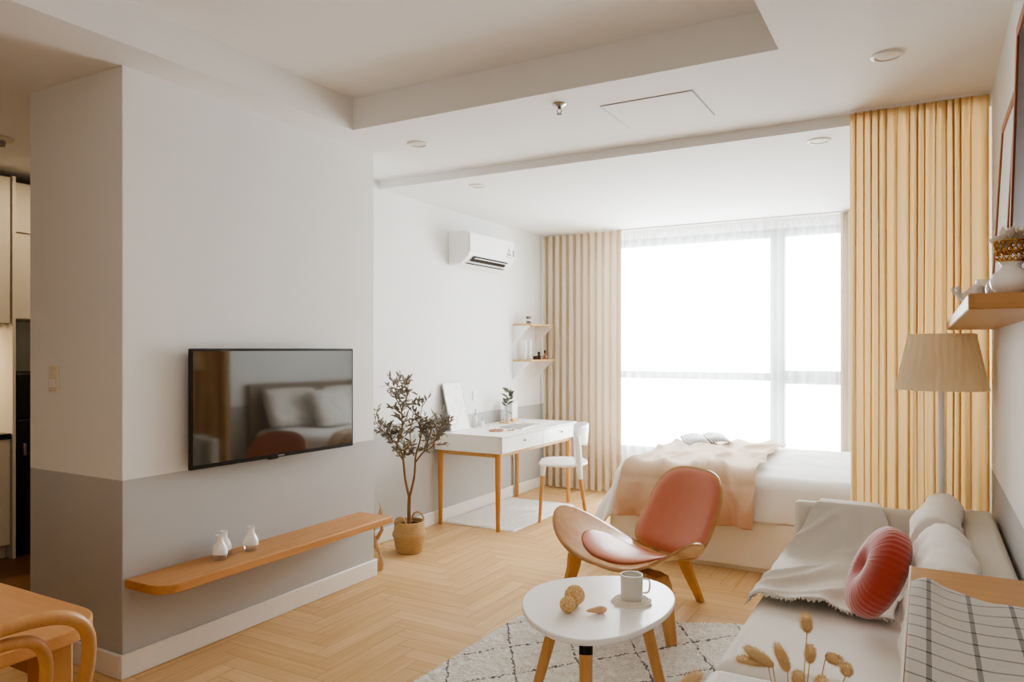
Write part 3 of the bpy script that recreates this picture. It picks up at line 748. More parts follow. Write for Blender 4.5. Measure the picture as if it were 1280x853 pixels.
# ------------------------------------------------------------------ curtains
def drape_curtain(name, x0, x1, y, z0, z1, per, amp, mat, loc, label, cat, sharp=1.0, irregular=0, nz_=30, spl=14, pinch=0, seed=0, parent=None, uneven=0, duty=None):
    n = max(8, int((x1 - x0) / per * spl)); m = MB()
    def f(u, v):
        z = z0 + (z1 - z0) * v
        uu = u + irregular * .03 * nz(u * 6 + seed, v * .9, seed) * (1 - .7 * v)
        ph = uu * (x1 - x0) / per * 2 * PI + uneven * 2.2 * nz(u * 9 + seed, 3.3)
        k = math.cos(ph); k = math.copysign(abs(k) ** sharp, k) if duty is None else -math.tanh(3.2 * (k + duty))
        a = amp * (1 - .55 * pinch * max(0, (v - .92) / .08)) * (1 + irregular * .5 * nz(u * 14 + seed, v * 1.5, 5))
        yy = a * k + irregular * .012 * nz(u * 25, v * 3, seed + 9)
        xx = x0 + (x1 - x0) * u + .25 * per * math.sin(ph * 2) * .35 + irregular * .012 * nz(u * 4, v * 2, seed + 2) * (1 - v)
        return Vector((xx - loc[0], y + yy - loc[1], z - loc[2]))
    m.grid(f, n, nz_)
    return m
L0 = (-2.96, 6.70, .01)
t = thing('drape', 'beige pleated drape drawn to the left side of the window', 'curtain', L0)
drape_curtain('p', -3.39, -2.55, 6.69, .015, 2.535, .0765, .027, 0, L0, 0, 0, .55, nz_=6, spl=28, duty=.6).build('panel', 'beige', t, ang=80)
L0 = (-.4, 6.70, .01)
t = thing('drape', 'narrow beige drape at the right edge of the window behind the cream curtain', 'curtain', L0)
drape_curtain('p', -.63, .2, 6.69, .015, 2.535, .075, .027, 0, L0, 0, 0, .55, nz_=6, spl=28, duty=.6).build('panel', 'beige', t, ang=80)
L0 = (-1.6, 6.785, .01)
t = thing('voile_curtain', 'sheer white voile curtain across the whole window', 'curtain', L0)
drape_curtain('v', -2.64, -.5, 6.785, .015, 2.53, .098, .022, 0, L0, 0, 0, 1, irregular=.35, nz_=24, spl=12, pinch=1, seed=4).build('panel', 'sheer', t, ang=80)
for k in range(22): B(-1.04 + k * .097, -1.03 + k * .097, -.032, .0, 2.45, 2.522).build('pinch_pleat', 'sheer', t, smooth=False)
tag(B(-1.75, 1.75, -.045, .045, 0, .012).build('curtain_track', 'trim', loc=(-1.6, 6.735, HB - .012), smooth=False), 'white double curtain track under the bedroom ceiling', 'curtain rail')
L0 = (-.03, 4.095, .01)
t = thing('divider_curtain', 'tall cream linen curtain gathered at the right wall between sofa and bed', 'curtain', L0)
def divider(u, v):
    x0, x1 = -.338, .25
    z = .015 + 2.573 * v
    ph = 2 * PI * (u * 15 + .85 * nz(u * 5.5, 2.2) + .28 * nz(u * 3, v * 1.4, 7) * (1 - v))
    A = .016 * (1 + .55 * nz(u * 11, v * .8, 4)) * (1 - .5 * max(0, (v - .94) / .06))
    y = A * math.cos(ph) + .006 * math.cos(ph * 2.3 + 5 * nz(u * 7, v * .6)) + .0045 * nz(u * 60, v * 1.2) + (.006 * math.cos(ph * 3) if v > .95 else 0)
    x = x0 + (x1 - x0) * u + .011 * math.sin(ph) * (.6 + .4 * v) + .012 * nz(u * 6, v * 1.5, 3) * (1 - v) * min(1, 8 * u) * min(1, 8 * (1 - u))
    return Vector((min(x + .012 * max(0, u - .9) / .1, .258), 4.092 + y, z)) - Vector(L0)
MB().grid(divider, 260, 40).build('panel', 'yellow', t, ang=80)
tag(B(-.34, .25, -.012, .012, 0, .012).build('ceiling_track', 'trim', loc=(0, 4.09, H - .012), smooth=False), 'short ceiling track carrying the cream curtain', 'curtain rail')

# ------------------------------------------------------------------ bed
BX0, BX1, BY0, BY1 = -1.9, .2, 4.745, 6.3
t = thing('bed', 'low white platform bed with drawer base and cloth headboard', 'bed', (BX0, BY0, 0))
bw, bl = BX1 - BX0, BY1 - BY0
B(.02, bw, .03, bl - .03, 0, .03).build('plinth', 'bedbase', t, smooth=False)
B(0, bw, 0.006, bl, .033, .32).build('base_box', 'bedbase', t, bevel=.004)
B(.0, bw, .0, .006, .034, .318).build('side_panel', 'bedbase', t, bevel=.002)
B(.02, bw, .02, bl - .02, .32, .555).build('mattress', 'pillow', t, bevel=.05, seg=4)
B(bw + .005, bw + .055, -.06, bl + .06, 0, 1.05).build('headboard', 'headboard', t, bevel=.012, seg=3)
def drape(px, py, x0, y0, y1, zt, r, off, Lmax=9, ripple=1):
    bx = max(px, x0 + r); by = min(max(py, y0 + r), y1 - r)
    ex, ey = bx - px, (by - py)
    L = math.hypot(ex, ey)
    if L < 1e-6:
        return Vector((px, py, zt + off)), Vector((0, 0, 1)), 0
    dx, dy = -ex / L, -ey / L; L = min(L, Lmax)
    fl = .08 + .34 * (ex / math.hypot(ex, ey)) ** 1.5
    q = r * PI / 2; R = r + off
    if L < q:
        a = L / r; out, dn = R * math.sin(a), R * (1 - math.cos(a)) - off
    else:
        e = L - q; out, dn = R + e * fl, r + e * math.sqrt(1 - fl * fl)
        rp = ripple * .018 * min(1, e / .15) * math.sin((px * 1.0 - py * 1.0) * 17 + 1.3 * nz(px * 3, py * 3))
        out += rp
    return Vector((bx + dx * out, by + dy * out, zt - dn)), Vector((dx, dy, 0)), L
ZT = .60
lo = (-.9, 5.5, 0)
def duv(u, v):
    px = BX0 - .42 + u * (BX1 - .03 - (BX0 - .42)); py = BY0 - .24 + v * (BY1 - BY0 + .5)
    p, _, L = drape(px, py, BX0 + .015, BY0 + .0, BY1, ZT, .085, 0, .5)
    p.z += .012 * nz(px * 2.2, py * 2.2) + .006 * nz(px * 7, py * 7, 2) + .002 * nz(px * 30, py * 30)
    if L == 0: p.z += .012 * nz(px * 1.1, py * 3.5, 8)
    else: p.y -= .0; 
    return p - Vector(lo)
tag(MB().grid(duv, 120, 110).build('duvet', 'duvet', loc=lo, ang=180, solid=.012), 'white duvet spread over the bed and hanging down its sides', 'duvet')
# blush throw on the duvet
def wr(px, py):
    a = nz(px * 3.2 + .8 * nz(px * 2, py * 2), py * 1.3, 3); b = nz(px * 8 + nz(py * 3, px), py * 2.4, 7)
    rdg = 1 - abs(nz(px * 4.6 + .9 * nz(px * 1.5, py * 2.5, 9), py * 1.7 + px, 1)) * 2.6
    return .014 + .02 * max(0, a + .2) + .034 * max(0, rdg) ** 2 + .012 * abs(b)
lo2 = (-1.35, 5.3, 0)
fade = []
def thr(u, v):
    py = BY0 - .27 + v * (1.68)
    q = (py - BY0) / 1.4
    xl = -1.81 + .05 * max(0, q) + .05 * nz(py * 3, 2); xr = -.93 - .06 * max(0, q) + .05 * nz(py * 2.5, 6)
    px = xl + (xr - xl) * u
    off = wr(px, py) + .016
    p, d, L = drape(px, py, BX0 - .4, BY0, BY1, ZT + .003, .085, off, 9, 0)
    if L > .13:
        p.y -= .016 + .04 * min(1, (L - .13) / .12) * math.sin(px * 15 + 2.4 * nz(px * 4, 1)) ** 2
    if L == 0: p.z += .012 * nz(px * 2.2, py * 2.2)
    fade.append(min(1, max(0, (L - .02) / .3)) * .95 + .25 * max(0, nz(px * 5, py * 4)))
    return p - Vector(lo2)
m = MB().grid(thr, 110, 130); o = m.build('throw_blanket', 'blush', loc=lo2, ang=180, solid=.008)
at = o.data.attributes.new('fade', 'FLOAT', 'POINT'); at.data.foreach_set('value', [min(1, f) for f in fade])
tag(o, 'crumpled blush pink throw spread across the white bed', 'blanket')
# open magazine on bed
t = thing('open_newspaper', 'open printed newspaper lying on the far side of the bed', 'newspaper', (-1.5, 5.72, .69), .5)
t.rotation_euler = (.16, -.05, .5)
def page(s):
    def f(u, v): return Vector((s * (.004 + u * .17), (v - .5) * .26, .012 + .028 * math.sin(u * PI * .8) - .03 * u))
    return f
MB().grid(page(-1), 8, 2).build('left_page', 'news', t, solid=.004); MB().grid(page(1), 8, 2).build('right_page', 'news', t, solid=.004)
# pillows seen in the television
def pillow_mb(w, h, th, e=.75, n=22, wrk=.0, pleat=0, seed=0):
    m = MB()
    for s in (1, -1):
        def f(u, v):
            a, b = 2 * u - 1, 2 * v - 1
            k = max(0, (1 - a ** 4) * (1 - b ** 4)) ** .5
            pin = 1 - .05 * (a * a) * (b * b)
            x = w / 2 * a * (1 - .04 * (1 - b * b) * 0) * pin; y = h / 2 * b * pin
            zz = s * th / 2 * k ** e + (wrk * nz(a * 2.5 + seed, b * 2.5, s) + wrk * .5 * nz(a * 7, b * 6 + seed, s)) * min(1, k * 2)
            return Vector((x, y, zz))
        m.grid(f, n, n)
    return m
def weld(o, d=.0004):
    bm = bmesh.new(); bm.from_mesh(o.data); bmesh.ops.remove_doubles(bm, verts=bm.verts, dist=d); bmesh.ops.recalc_face_normals(bm, faces=bm.faces); bm.to_mesh(o.data); bm.free()
    o.data.polygons.foreach_set('use_smooth', [True] * len(o.data.polygons)); return o
for y, x, lean, lab, ww_ in ((5.12, .09, 66, 'white bed pillow nearest the foreground, leaning on the headboard', .66), (5.9, .09, 66, 'white bed pillow on the window side, leaning on the headboard', .66), (5.42, -.12, 58, 'smaller white cushion in front of the bed pillows', .45)):
    o = weld(pillow_mb(ww_, .42, .15, wrk=.012).build('bed_pillow', 'pillow', ang=180, loc=(x, y, .605 + .42 * .5 * math.sin(math.radians(lean)) + .01)))
    o.rotation_euler = Matrix.Rotation(PI / 2, 3, 'Z').to_4x4().to_3x3().to_euler()
    o.rotation_euler = (Matrix.Rotation(-PI / 2, 3, 'Z') @ Matrix.Rotation(math.radians(lean), 3, 'X')).to_euler()
    tag(o, lab, 'pillow', 'pillows at the head of the bed')

# ------------------------------------------------------------------ area rug
poly = [(-1.90, .9), (-1.85, 3.37), (-.87, 3.80), (-.42, 3.95), (-.42, .9)]
def rugp(u, v):
    x = -1.89 + u * 1.47
    far = 3.36 + (x + 1.87) * .43
    return (x + .03 * (1 - u) * v, 1.2 + v * (far - 1.2))
o = shag('area_rug', rugp, 190, 320, 'rug', (0, 0, 0), 'cream shaggy rug with dark diamond lines under the coffee table', 'rug', .010, .012)

# ------------------------------------------------------------------ coffee table
TO = [(-1.329, 2.433), (-1.365, 2.546), (-1.365, 2.637), (-1.335, 2.722), (-1.283, 2.795), (-1.214, 2.857), (-1.135, 2.904), (-1.03, 2.932), (-.943, 2.905), (-.876, 2.835), (-.832, 2.733), (-.812, 2.59), (-.826, 2.457), (-.862, 2.335), (-.913, 2.252), (-.975, 2.204), (-1.054, 2.197), (-1.138, 2.227), (-1.24, 2.305)]
ct = Vector((-1.09, 2.55, 0))
t = thing('coffee_table', 'white rounded triangle coffee table on three oak legs', 'coffee table', ct)
def smooth_poly(pts, n=4):
    out = []; N = len(pts)
    for i in range(N):
        p0, p1, p2, p3 = (Vector((*pts[(i + k) % N], 0)) for k in (-1, 0, 1, 2))
        for k in range(n):
            u = k / n; q = .5 * ((2 * p1) + (p2 - p0) * u + (2 * p0 - 5 * p1 + 4 * p2 - p3) * u * u + (3 * p1 - p0 - 3 * p2 + p3) * u ** 3)
            out.append((q.x, q.y))
    return out
TT = .45
MB().prism([(x - ct.x, y - ct.y) for x, y in smooth_poly(TO)], TT - .02, TT).build('tabletop', 'white_tab', t, bevel=.006, seg=3)
for a, b in (((-1.2, 2.48), (-1.3, 2.43)), ((-.91, 2.60), (-.83, 2.66)), ((-.992, 2.262), (-.945, 2.155))):
    A = Vector((a[0], a[1], TT - .02)) - ct; Bq = Vector((b[0], b[1], .013)) - ct
    d = (Bq - A).normalized()
    lg = MB().tube([A + d * .045, A + (Bq - A) * .5, Bq], [.0225, .02, .0155], 18).build('leg', 'veneer_leg', t)
    MB().tube([A, A + d * .046], [.0232, .0228], 18).build('leg_bracket', 'blackmetal', lg)
# on the coffee table
for x, y, r, lab in ((-1.137, 2.49, .036, 'larger woven rattan ball on the coffee table'), (-1.128, 2.41, .028, 'smaller woven rattan ball in front of the larger one on the coffee table')):
    m = MB(); m.ball((0, 0, r), r, 14)
    for k in range(14):
        rn = random.Random(k + int(r * 1000)); ax = Matrix.Rotation(rn.uniform(0, PI), 4, 'X') @ Matrix.Rotation(rn.uniform(0, PI), 4, 'Y')
        m.tube([ax @ Vector((r * 1.0 * math.cos(q * PI / 12), r * 1.0 * math.sin(q * PI / 12), 0)) + Vector((0, 0, r)) for q in range(25)], .0019, 5, cap=False)
    tag(m.build('rattan_ball', 'rattan', loc=(x, y, TT + .001)), lab, 'ornament', 'rattan balls on the coffee table')
m = MB(); mm = Matrix.Translation((0, 0, .013)) @ Matrix.Rotation(PI / 2, 4, 'Y')
m.lathe([(.001, -.036)] + [(.004 + .0125 * (k / 12) ** .8 * (1 + .09 * math.cos(k * PI)) * (1 if k < 10 else (1 - (k - 9) * .2)), -.034 + .0058 * k) for k in range(13)] + [(.001, .042)], 20, m=mm)
tag(m.build('sea_shell', 'seashell', loc=(-1.035, 2.45, TT), rotz=.75), 'small peach spiral sea shell lying on the coffee table', 'shell')
m = MB()
outl = [(.074 * (1 + .045 * math.cos(9 * a)) * math.cos(a), .074 * (1 + .045 * math.cos(9 * a)) * math.sin(a)) for a in [2 * PI * k / 90 for k in range(90)]]
m.prism(outl, 0, .008)
for rr_ in (.02, .035, .05, .064):
    m.tube([(rr_ * math.cos(q * PI / 20), rr_ * math.sin(q * PI / 20), .009 + .002 * math.sin(q * 2.1)) for q in range(41)], .0048, 6, cap=False)
tag(m.build('crochet_coaster', 'crochet', loc=(-.965, 2.625, TT)), 'round cream crochet coaster under the mug', 'coaster')
t = thing('coffee_mug', 'grey white mug with a squared handle on the crochet coaster', 'mug', (-.965, 2.625, TT + .0115))
MB().lathe([(.035, 0), (.038, .004), (.0405, .012), (.042, .09), (.0415, .094), (.0385, .094), (.038, .03), (.03, .01), (.001, .008)], 36, cap=(True, False)).build('cup', 'ceramic', t)
dv = RGT * .95 + FWD * -.2
MB().tube([dv * .039 + Vector((0, 0, .08)), dv * .062 + Vector((0, 0, .08)), dv * .07 + Vector((0, 0, .075)), dv * .068 + Vector((0, 0, .035)), dv * .06 + Vector((0, 0, .027)), dv * .039 + Vector((0, 0, .027))], .004, 10).build('handle', 'ceramic', t, sub=1)
MB().lathe([(.0385, .078), (.001, .078)], 30, cap=(False, False)).build('drink', 'ceramic', t)

# ------------------------------------------------------------------ shell lounge chair
t = thing('shell_lounge_chair', 'three legged plywood shell lounge chair with tan leather pads', 'lounge chair', (-1.325, 3.655, 0), rz_of(-.454, -.891))
SHW = .495
def sx_half(x): a = abs(x / SHW); return .238 * max(0, 1 - a ** 4.2) ** .5 * (1 - .27 * a * a)
def syc(x): return .075 * (abs(x) / SHW) ** 2
def sz(x, y):
    a = abs(x) / SHW
    b = (y - syc(x)) / .238
    z = .322 + .176 * a ** 2.1 + .09 * y
    z -= .022 * a * a * b + (.02 + .035 * a) * max(0, b) ** 2
    return z
def seat_shell(u, v):
    a = math.sin((2 * u - 1) * PI / 2 * .998); x = SHW * a; b = 2 * v - 1
    y = b * sx_half(x) + syc(x)
    return Vector((x, y + .03, sz(x, y)))
m = MB().grid(seat_shell, 64, 18); o = m.build('seat_shell', 'veneer', t, solid=.013, ang=60)
def pad(u, v, off):
    a, b = 2 * u - 1, 2 * v - 1
    x = a * math.sqrt(max(0, 1 - b * b / 2)); y = b * math.sqrt(max(0, 1 - a * a / 2))
    rr2 = min(1, math.hypot(x, y)); k = max(0, 1 - rr2 ** 5) ** .5
    X, Y = .30 * x + .015, .165 * y + .02
    zz = sz(X, Y) + .008 + off * .02 * k
    return Vector((X, Y + .03, zz))
m = MB(); m.grid(lambda u, v: pad(u, v, 1), 24, 20); m.grid(lambda u, v: pad(u, v, 0), 24, 20)
weld(m.build('seat_pad', 'leather', t))
def backp(X, T, off=0):
    # X lateral, T 0..1 bottom to top
    y = -.225 - .245 * T - .03 * math.sin(T * PI) + .9 * X * X * (1 - .3 * T)
    z = .29 + .45 * T
    n_ = Vector((-1.6 * X, .86, .45)).normalized()
    return Vector((X, y, z)) + n_ * off
def bsq(u, v, e=3.2):
    a, b = 2 * u - 1, 2 * v - 1
    m_ = max(abs(a), abs(b)); L = (abs(a) ** e + abs(b) ** e) ** (1 / e)
    return (a * m_ / L, b * m_ / L) if L > 1e-6 else (0, 0)
def backshell(sc, off):
    def f(u, v):
        x, y = bsq(u, v)
        T = .5 + .5 * y * (.98 if sc < 1 else 1.0) * (sc if sc < 1 else 1)
        wd = .232 * (1.2 - .2 * T)
        k = max(0, 1 - max(abs(2 * u - 1), abs(2 * v - 1)) ** 6) ** .5
        return backp(x * wd * sc, T, off * k + (.0075 if off else 0))
    return f
MB().grid(backshell(1, 0), 24, 24).build('back_shell', 'veneer', t, solid=.013, ang=60)
m = MB(); m.grid(backshell(.955, .022), 24, 24)
m.build('back_pad', 'leather', t, ang=60)
def frontleg(s):
    p = [(s * .0, .13, .298), (s * .16, .13, .303), (s * .27, .13, .312), (s * .315, .13, .305), (s * .335, .13, .275), (s * .35, .13, .2), ((-.385, .13, .0135) if s < 0 else (.43, .13, 0))]
    return MB().rail(p, (0, 1, 0), [.075, .08, .088, .09, .088, .078, .05], .028)
frontleg(-1).build('front_leg', 'veneer_leg', t, bevel=.004); frontleg(1).build('front_leg', 'veneer_leg', t, bevel=.004)
MB().rail([(0, .14, .283), (0, 0, .288), (0, -.12, .285), (-.002, -.22, .292), (-.004, -.3, .3), (-.006, -.345, .27), (-.01, -.38, .18), (-.018, -.475, .0)], (1, 0, 0), [.05, .06, .08, .1, .11, .1, .075, .04], .026).build('rear_leg', 'veneer_leg', t, bevel=.004)

# ------------------------------------------------------------------ sofa
t = thing('sofa', 'pale linen sofa along the right wall with one squared arm', 'sofa', (-.17, 3.1, 0))
ox, oy = -.17, 3.1
def S(x0, x1, y0, y1, z0, z1): return B(x0 - ox, x1 - ox, y0 - oy, y1 - oy, z0, z1)
S(-.57, .245, 2.36, 3.79, .06, .235).build('base', 'linen', t, bevel=.015, seg=3)
S(-.565, .245, 3.79, 3.865, .06, .66).build('arm', 'linen', t, bevel=.022, seg=4)
S(.118, .248, 2.36, 3.79, .235, .70).build('back', 'linen', t, bevel=.03, seg=4)
def seatc(u, v, top):
    a, b = 2 * u - 1, 2 * v - 1
    x, y = -.245 + .36 * a, 3.07 + .71 * b
    return x, y
o = S(-.60, .117, 2.355, 3.785, .238, .405).build('seat_cushion', 'linen2', t, bevel=.055, seg=5)
m = MB(); m.tube([(-.598 - ox, 2.42 - oy, .30), (-.598 - ox, 3.72 - oy, .30)], .004, 6).build('piping', 'linen', o)
for x in (-.53, .2):
    for y in (2.42, 3.8): MB().lathe([(.018, .012 if x < -.4 else 0), (.022, .062)], 14, (x - ox, y - oy, 0)).build('foot', 'veneer_leg', t)
def back_cushion(yc, xb, zc, w, h, th, lean, lab, seed, yaw=0):
    o = weld(pillow_mb(w, h, th, .6, 30, .02, seed=seed).build('back_cushion', 'linen2', loc=(xb, yc, zc), ang=180))
    o.rotation_euler = (Matrix.Rotation(-PI / 2 + yaw, 3, 'Z') @ Matrix.Rotation(math.radians(lean), 3, 'X')).to_euler()
    tag(o, lab, 'cushion', 'large linen back cushions on the sofa')
back_cushion(3.44, .015, .575, .62, .42, .17, 78, 'far linen back cushion on the sofa, against the arm and highest', 1, -.08)
back_cushion(2.80, .03, .575, .72, .40, .17, 78, 'near linen back cushion on the sofa, behind the round rust cushion', 5, .03)
# round rust cushion
def round_cushion():
    m = MB(); R, T = .168, .068
    n, k = 220, 26
    prof = []
    for i in range(k + 1):
        a = PI * i / k; rr_ = max(1e-4, math.sin(a)) ** .75; z = math.cos(a)
        prof.append((R * rr_, T * math.copysign(abs(z) ** .7, z)))
    vs = []
    for i, (r, z) in enumerate(prof):
        for j in range(n):
            a = 2 * PI * j / n
            pl = 1 + .0 * r
            dz = (.0026 * math.cos(a * 44) + .002 * nz(math.cos(a) * 9, math.sin(a) * 9, z * 20)) * min(1, r / R * 1.5)
            dimple = .032 * math.exp(-(r / .045) ** 2)
            zz = z - math.copysign(dimple, z) if abs(z) > .01 else z
            vs.append(((r + dz * .4) * math.cos(a), (r + dz * .4) * math.sin(a), zz + math.copysign(dz * .6, z)))
    fs = [(i * n + j, i * n + (j + 1) % n, (i + 1) * n + (j + 1) % n, (i + 1) * n + j) for i in range(k) for j in range(n)]
    return m.add(vs, fs)
ax = Vector((-.88, -.2, .43)).normalized()
t = thing('round_cushion', 'round rust velvet cushion with a button, leaning on the sofa back', 'cushion', (-.155, 2.92, .606))
t.rotation_euler = ax.to_track_quat('Z', 'Y').to_euler()
round_cushion().build('cover', 'rust', t, ang=180)
MB().ball((0, 0, .034), (.014, .014, .007), 8).build('button', 'rust', t)
# stone throw over the sofa arm and seat
lo3 = (-.35, 3.4, 0)
def sth(u, v):
    # v runs from the arm top to the front of the seat
    s = v * 1.09
    wv = .012 * nz(u * 3, v * 4, 1) + .006 * nz(u * 9, v * 9, 4)
    fld = max(0, 1 - abs(nz(u * 2.2 + v * 2.0, v * 3.5 + u * 1.2, 6)) * 3.4) ** 2 * .034
    xl = -.45 - .175 * min(1, max(0, (s - .08) / .42)) ** 1.1; xr = -.20 + .10 * min(1, s / .5)
    if s < .08: y, z = 3.865 - s * .9, .668
    elif s < .46:
        q = (s - .08) / .38; k = 1 - q
        bz = lambda a, b, c, d: a * k ** 3 + 3 * b * k * k * q + 3 * c * k * q * q + d * q ** 3
        y, z = bz(3.793, 3.745, 3.77, 3.60), bz(.668, .675, .43, .421)
    else: y, z = 3.60 - (s - .46), .421
    x = xl + (xr - xl) * u + .02 * nz(v * 6, 2)
    ins = min(1, s / .3)
    k = min(1, max(0, (s - .16) / .3)); k = k * k * (3 - 2 * k); tot = .005 + fld * (.5 + .5 * k) * ins + max(0, wv) * .8
    z += tot * (.35 + .65 * k); y -= tot * (1 - k)
    if x < -.555 and s > .36:
        e = -.555 - x; z -= (min(e, .05) ** 2) * 9 + max(0, e - .05) * 1.4 + .0; x = -.555 - min(e, .045) - max(0, e - .045) * .35
        x -= .008
    y += .03 * nz(u * 4, 3) * (1 if v > .9 else 0)
    return Vector((x, y, z)) - Vector(lo3)
t = thing('throw_blanket', 'stone grey throw draped over the sofa arm and seat', 'blanket', lo3)
MB().grid(sth, 60, 110).build('cloth', 'throw', t, ang=180, solid=.006)
m = MB()
for k in range(70):
    p = sth(k / 69, 1.0); q = p + Vector((random.uniform(-.006, .006), -.014 + random.uniform(-.006, .004), -.004)); m.tube([p, (p + q) / 2 + Vector((0, 0, .002)), q], .0022, 5)
m.build('fringe', 'throw', t)
# ottoman next to the sofa
t = thing('ottoman', 'pale linen ottoman pushed against the near end of the sofa', 'ottoman', (-.33, 1.95, 0))
B(-.26, .25, -.34, .35, .06, .25).build('base', 'ottoman', t, bevel=.012); B(-.265, .255, -.345, .375, .252, .408).build('cushion', 'ottoman', t, bevel=.04, seg=4)
for sx in (-1, 1):
    for sy in (-1, 1): MB().lathe([(.016, .013), (.02, .06)], 12, (sx * .21, sy * .29, 0)).build('foot', 'veneer_leg', t)

# ------------------------------------------------------------------ floor lamp
t = thing('floor_lamp', 'floor lamp with a pleated cream shade on a grey pole behind the sofa arm', 'lamp', (.055, 3.905, 0))
MB().lathe([(.11, 0), (.115, .004), (.112, .014), (.02, .022)], 36).build('base', 'grey_lamp', t)
MB().lathe([(.0125, .014), (.0125, 1.28)], 16).build('pole', 'grey_lamp', t)
def shf(u, v):
    a = 2 * PI * u; z = 1.212 + .252 * v
    r = .188 - .052 * v + .0013 * math.cos(a * 30 + 4 * nz(v * 2.2, u * 9)) + .002 * nz(u * 40, v * 1.5) + (.003 if v < .04 or v > .96 else 0)
    return Vector((r * math.cos(a), r * math.sin(a), z))
o = MB().grid(shf, 276, 14).build('lamp_shade', 'shade', t, ang=180)
MB().tube([(.134 * math.cos(a * PI / 24), .134 * math.sin(a * PI / 24), 1.464) for a in range(49)], .003, 6, cap=False).build('shade_ring', 'shade', o)
MB().ball((0, 0, 1.32), (.03, .03, .042), 10).build('bulb', 'lightdisc', t)

# ------------------------------------------------------------------ right wall shelf and what stands on it
o = MB().prism(rr(.076, XR, 1.88, 3.93, .02, (1, 0, 0, 1)), 1.485, 1.52).build('display_shelf', 'oak_x', bevel=.004); o.location = (0, 0, 0)
tag(o, 'oak display shelf high on the right wall above the sofa', 'shelf')
SZ = 1.52
def leaning_frame(name, label, y0, y1, h, xb, xt, bw_, fm, inner, thick=.018):
    t = thing(name, label, 'picture', (xb, y0, SZ)); a = math.atan2(xt - xb, h); mm = Matrix.Rotation(a, 4, 'Y'); w_ = y1 - y0
    m = MB(); m.box(0, thick, 0, w_, 0, bw_, mm); m.box(0, thick, 0, w_, h - bw_, h, mm); m.box(0, thick, 0, bw_, bw_, h - bw_, mm); m.box(0, thick, w_ - bw_, w_, bw_, h - bw_, mm)
    m.build('frame', fm, t, smooth=False, bevel=.002)
    MB().box(.006, thick - .003, bw_, w_ - bw_, bw_, h - bw_, mm).build('picture', inner, t, smooth=False)
leaning_frame('picture_frame', 'large pale picture in a thin wooden frame leaning on the wall above the display shelf', 2.74, 3.26, .70, .2, .238, .03, 'redwood', 'paper')
leaning_frame('picture_frame', 'tall dark picture in a red brown frame, nearest the camera on the display shelf', 1.93, 2.72, .86, .21, .236, .035, 'redwood', 'dark_art')
t = thing('gilded_vase', 'glossy white gourd vase with a gold lattice collar on the display shelf', 'vase', (.163, 1.985, SZ))
m = MB().lathe([(.022, 0), (.03, .004), (.04, .022), (.042, .036), (.034, .055), (.02, .068), (.0185, .074), (.026, .086), (.03, .098)], 36)
m.v = [Vector((p.x, p.y, p.z * .88)) for p in m.v]; m.build('body', 'gloss_white', t)
m = MB()
for k in range(16):
    for s in (-1, 1):
        m.tube([((.027 + .006 * q) * math.cos(2 * PI * k / 16 + s * q * .8), (.027 + .006 * q) * math.sin(2 * PI * k / 16 + s * q * .8), .086 + .05 * q) for q in [i / 6 for i in range(7)]], .0016, 5)
for q in (0, .5, 1): m.tube([((.027 + .006 * q) * math.cos(a * PI / 14), (.027 + .006 * q) * math.sin(a * PI / 14), .086 + .05 * q) for a in range(29)], .002, 5, cap=False)
m.v = [Vector((p.x, p.y, p.z * .88)) for p in m.v]; m.build('gold_lattice', 'gold', t)
m = MB(); rnd = random.Random(5)
for k in range(26):
    a = rnd.uniform(0, 2 * PI); e = rnd.uniform(.15, 1.2); d = Vector((math.cos(a) * math.cos(e), math.sin(a) * math.cos(e), math.sin(e)))
    leaf(m, Vector((0, 0, .128)) + d * .006, d, rnd.uniform(.034, .046), .016)
tag(m.build('dried_flower', 'petal', loc=(.163, 1.985, SZ - .017), smooth=False), 'papery white dried flower head set in the gilded vase', 'flower')
o = MB().ball((0, 0, .03), (.024, .024, .03), 12).build('glass_bauble', 'glass', loc=(.15, 2.2, SZ)); tag(o, 'small clear glass bauble behind the gilded vase', 'ornament')
def crump(u, v):
    a = 2 * PI * u; r = .02 + .032 * v ** .7 + .010 * v * math.cos(a * 5 + 1) + .006 * v * math.cos(a * 9)
    return Vector((r * math.cos(a), r * math.sin(a), .004 + .05 * v + .012 * v * math.cos(a * 4)))
m = MB().grid(crump, 60, 10).lathe([(.021, 0), (.021, .005)], 24)
tag(m.build('crumpled_glass_bowl', 'frost', loc=(.122, 2.56, SZ), solid=.004, ang=60), 'crumpled clear glass bowl near the front edge of the display shelf', 'bowl')
m = MB().lathe([(.036, 0), (.037, .003), (.029, .105), (.026, .105), (.033, .01), (.001, .01)], 28, cap=(True, False))
tag(m.build('candle_glass', 'frost', loc=(.165, 2.85, SZ)), 'frosted tapered candle glass behind the crumpled bowl', 'candle holder')

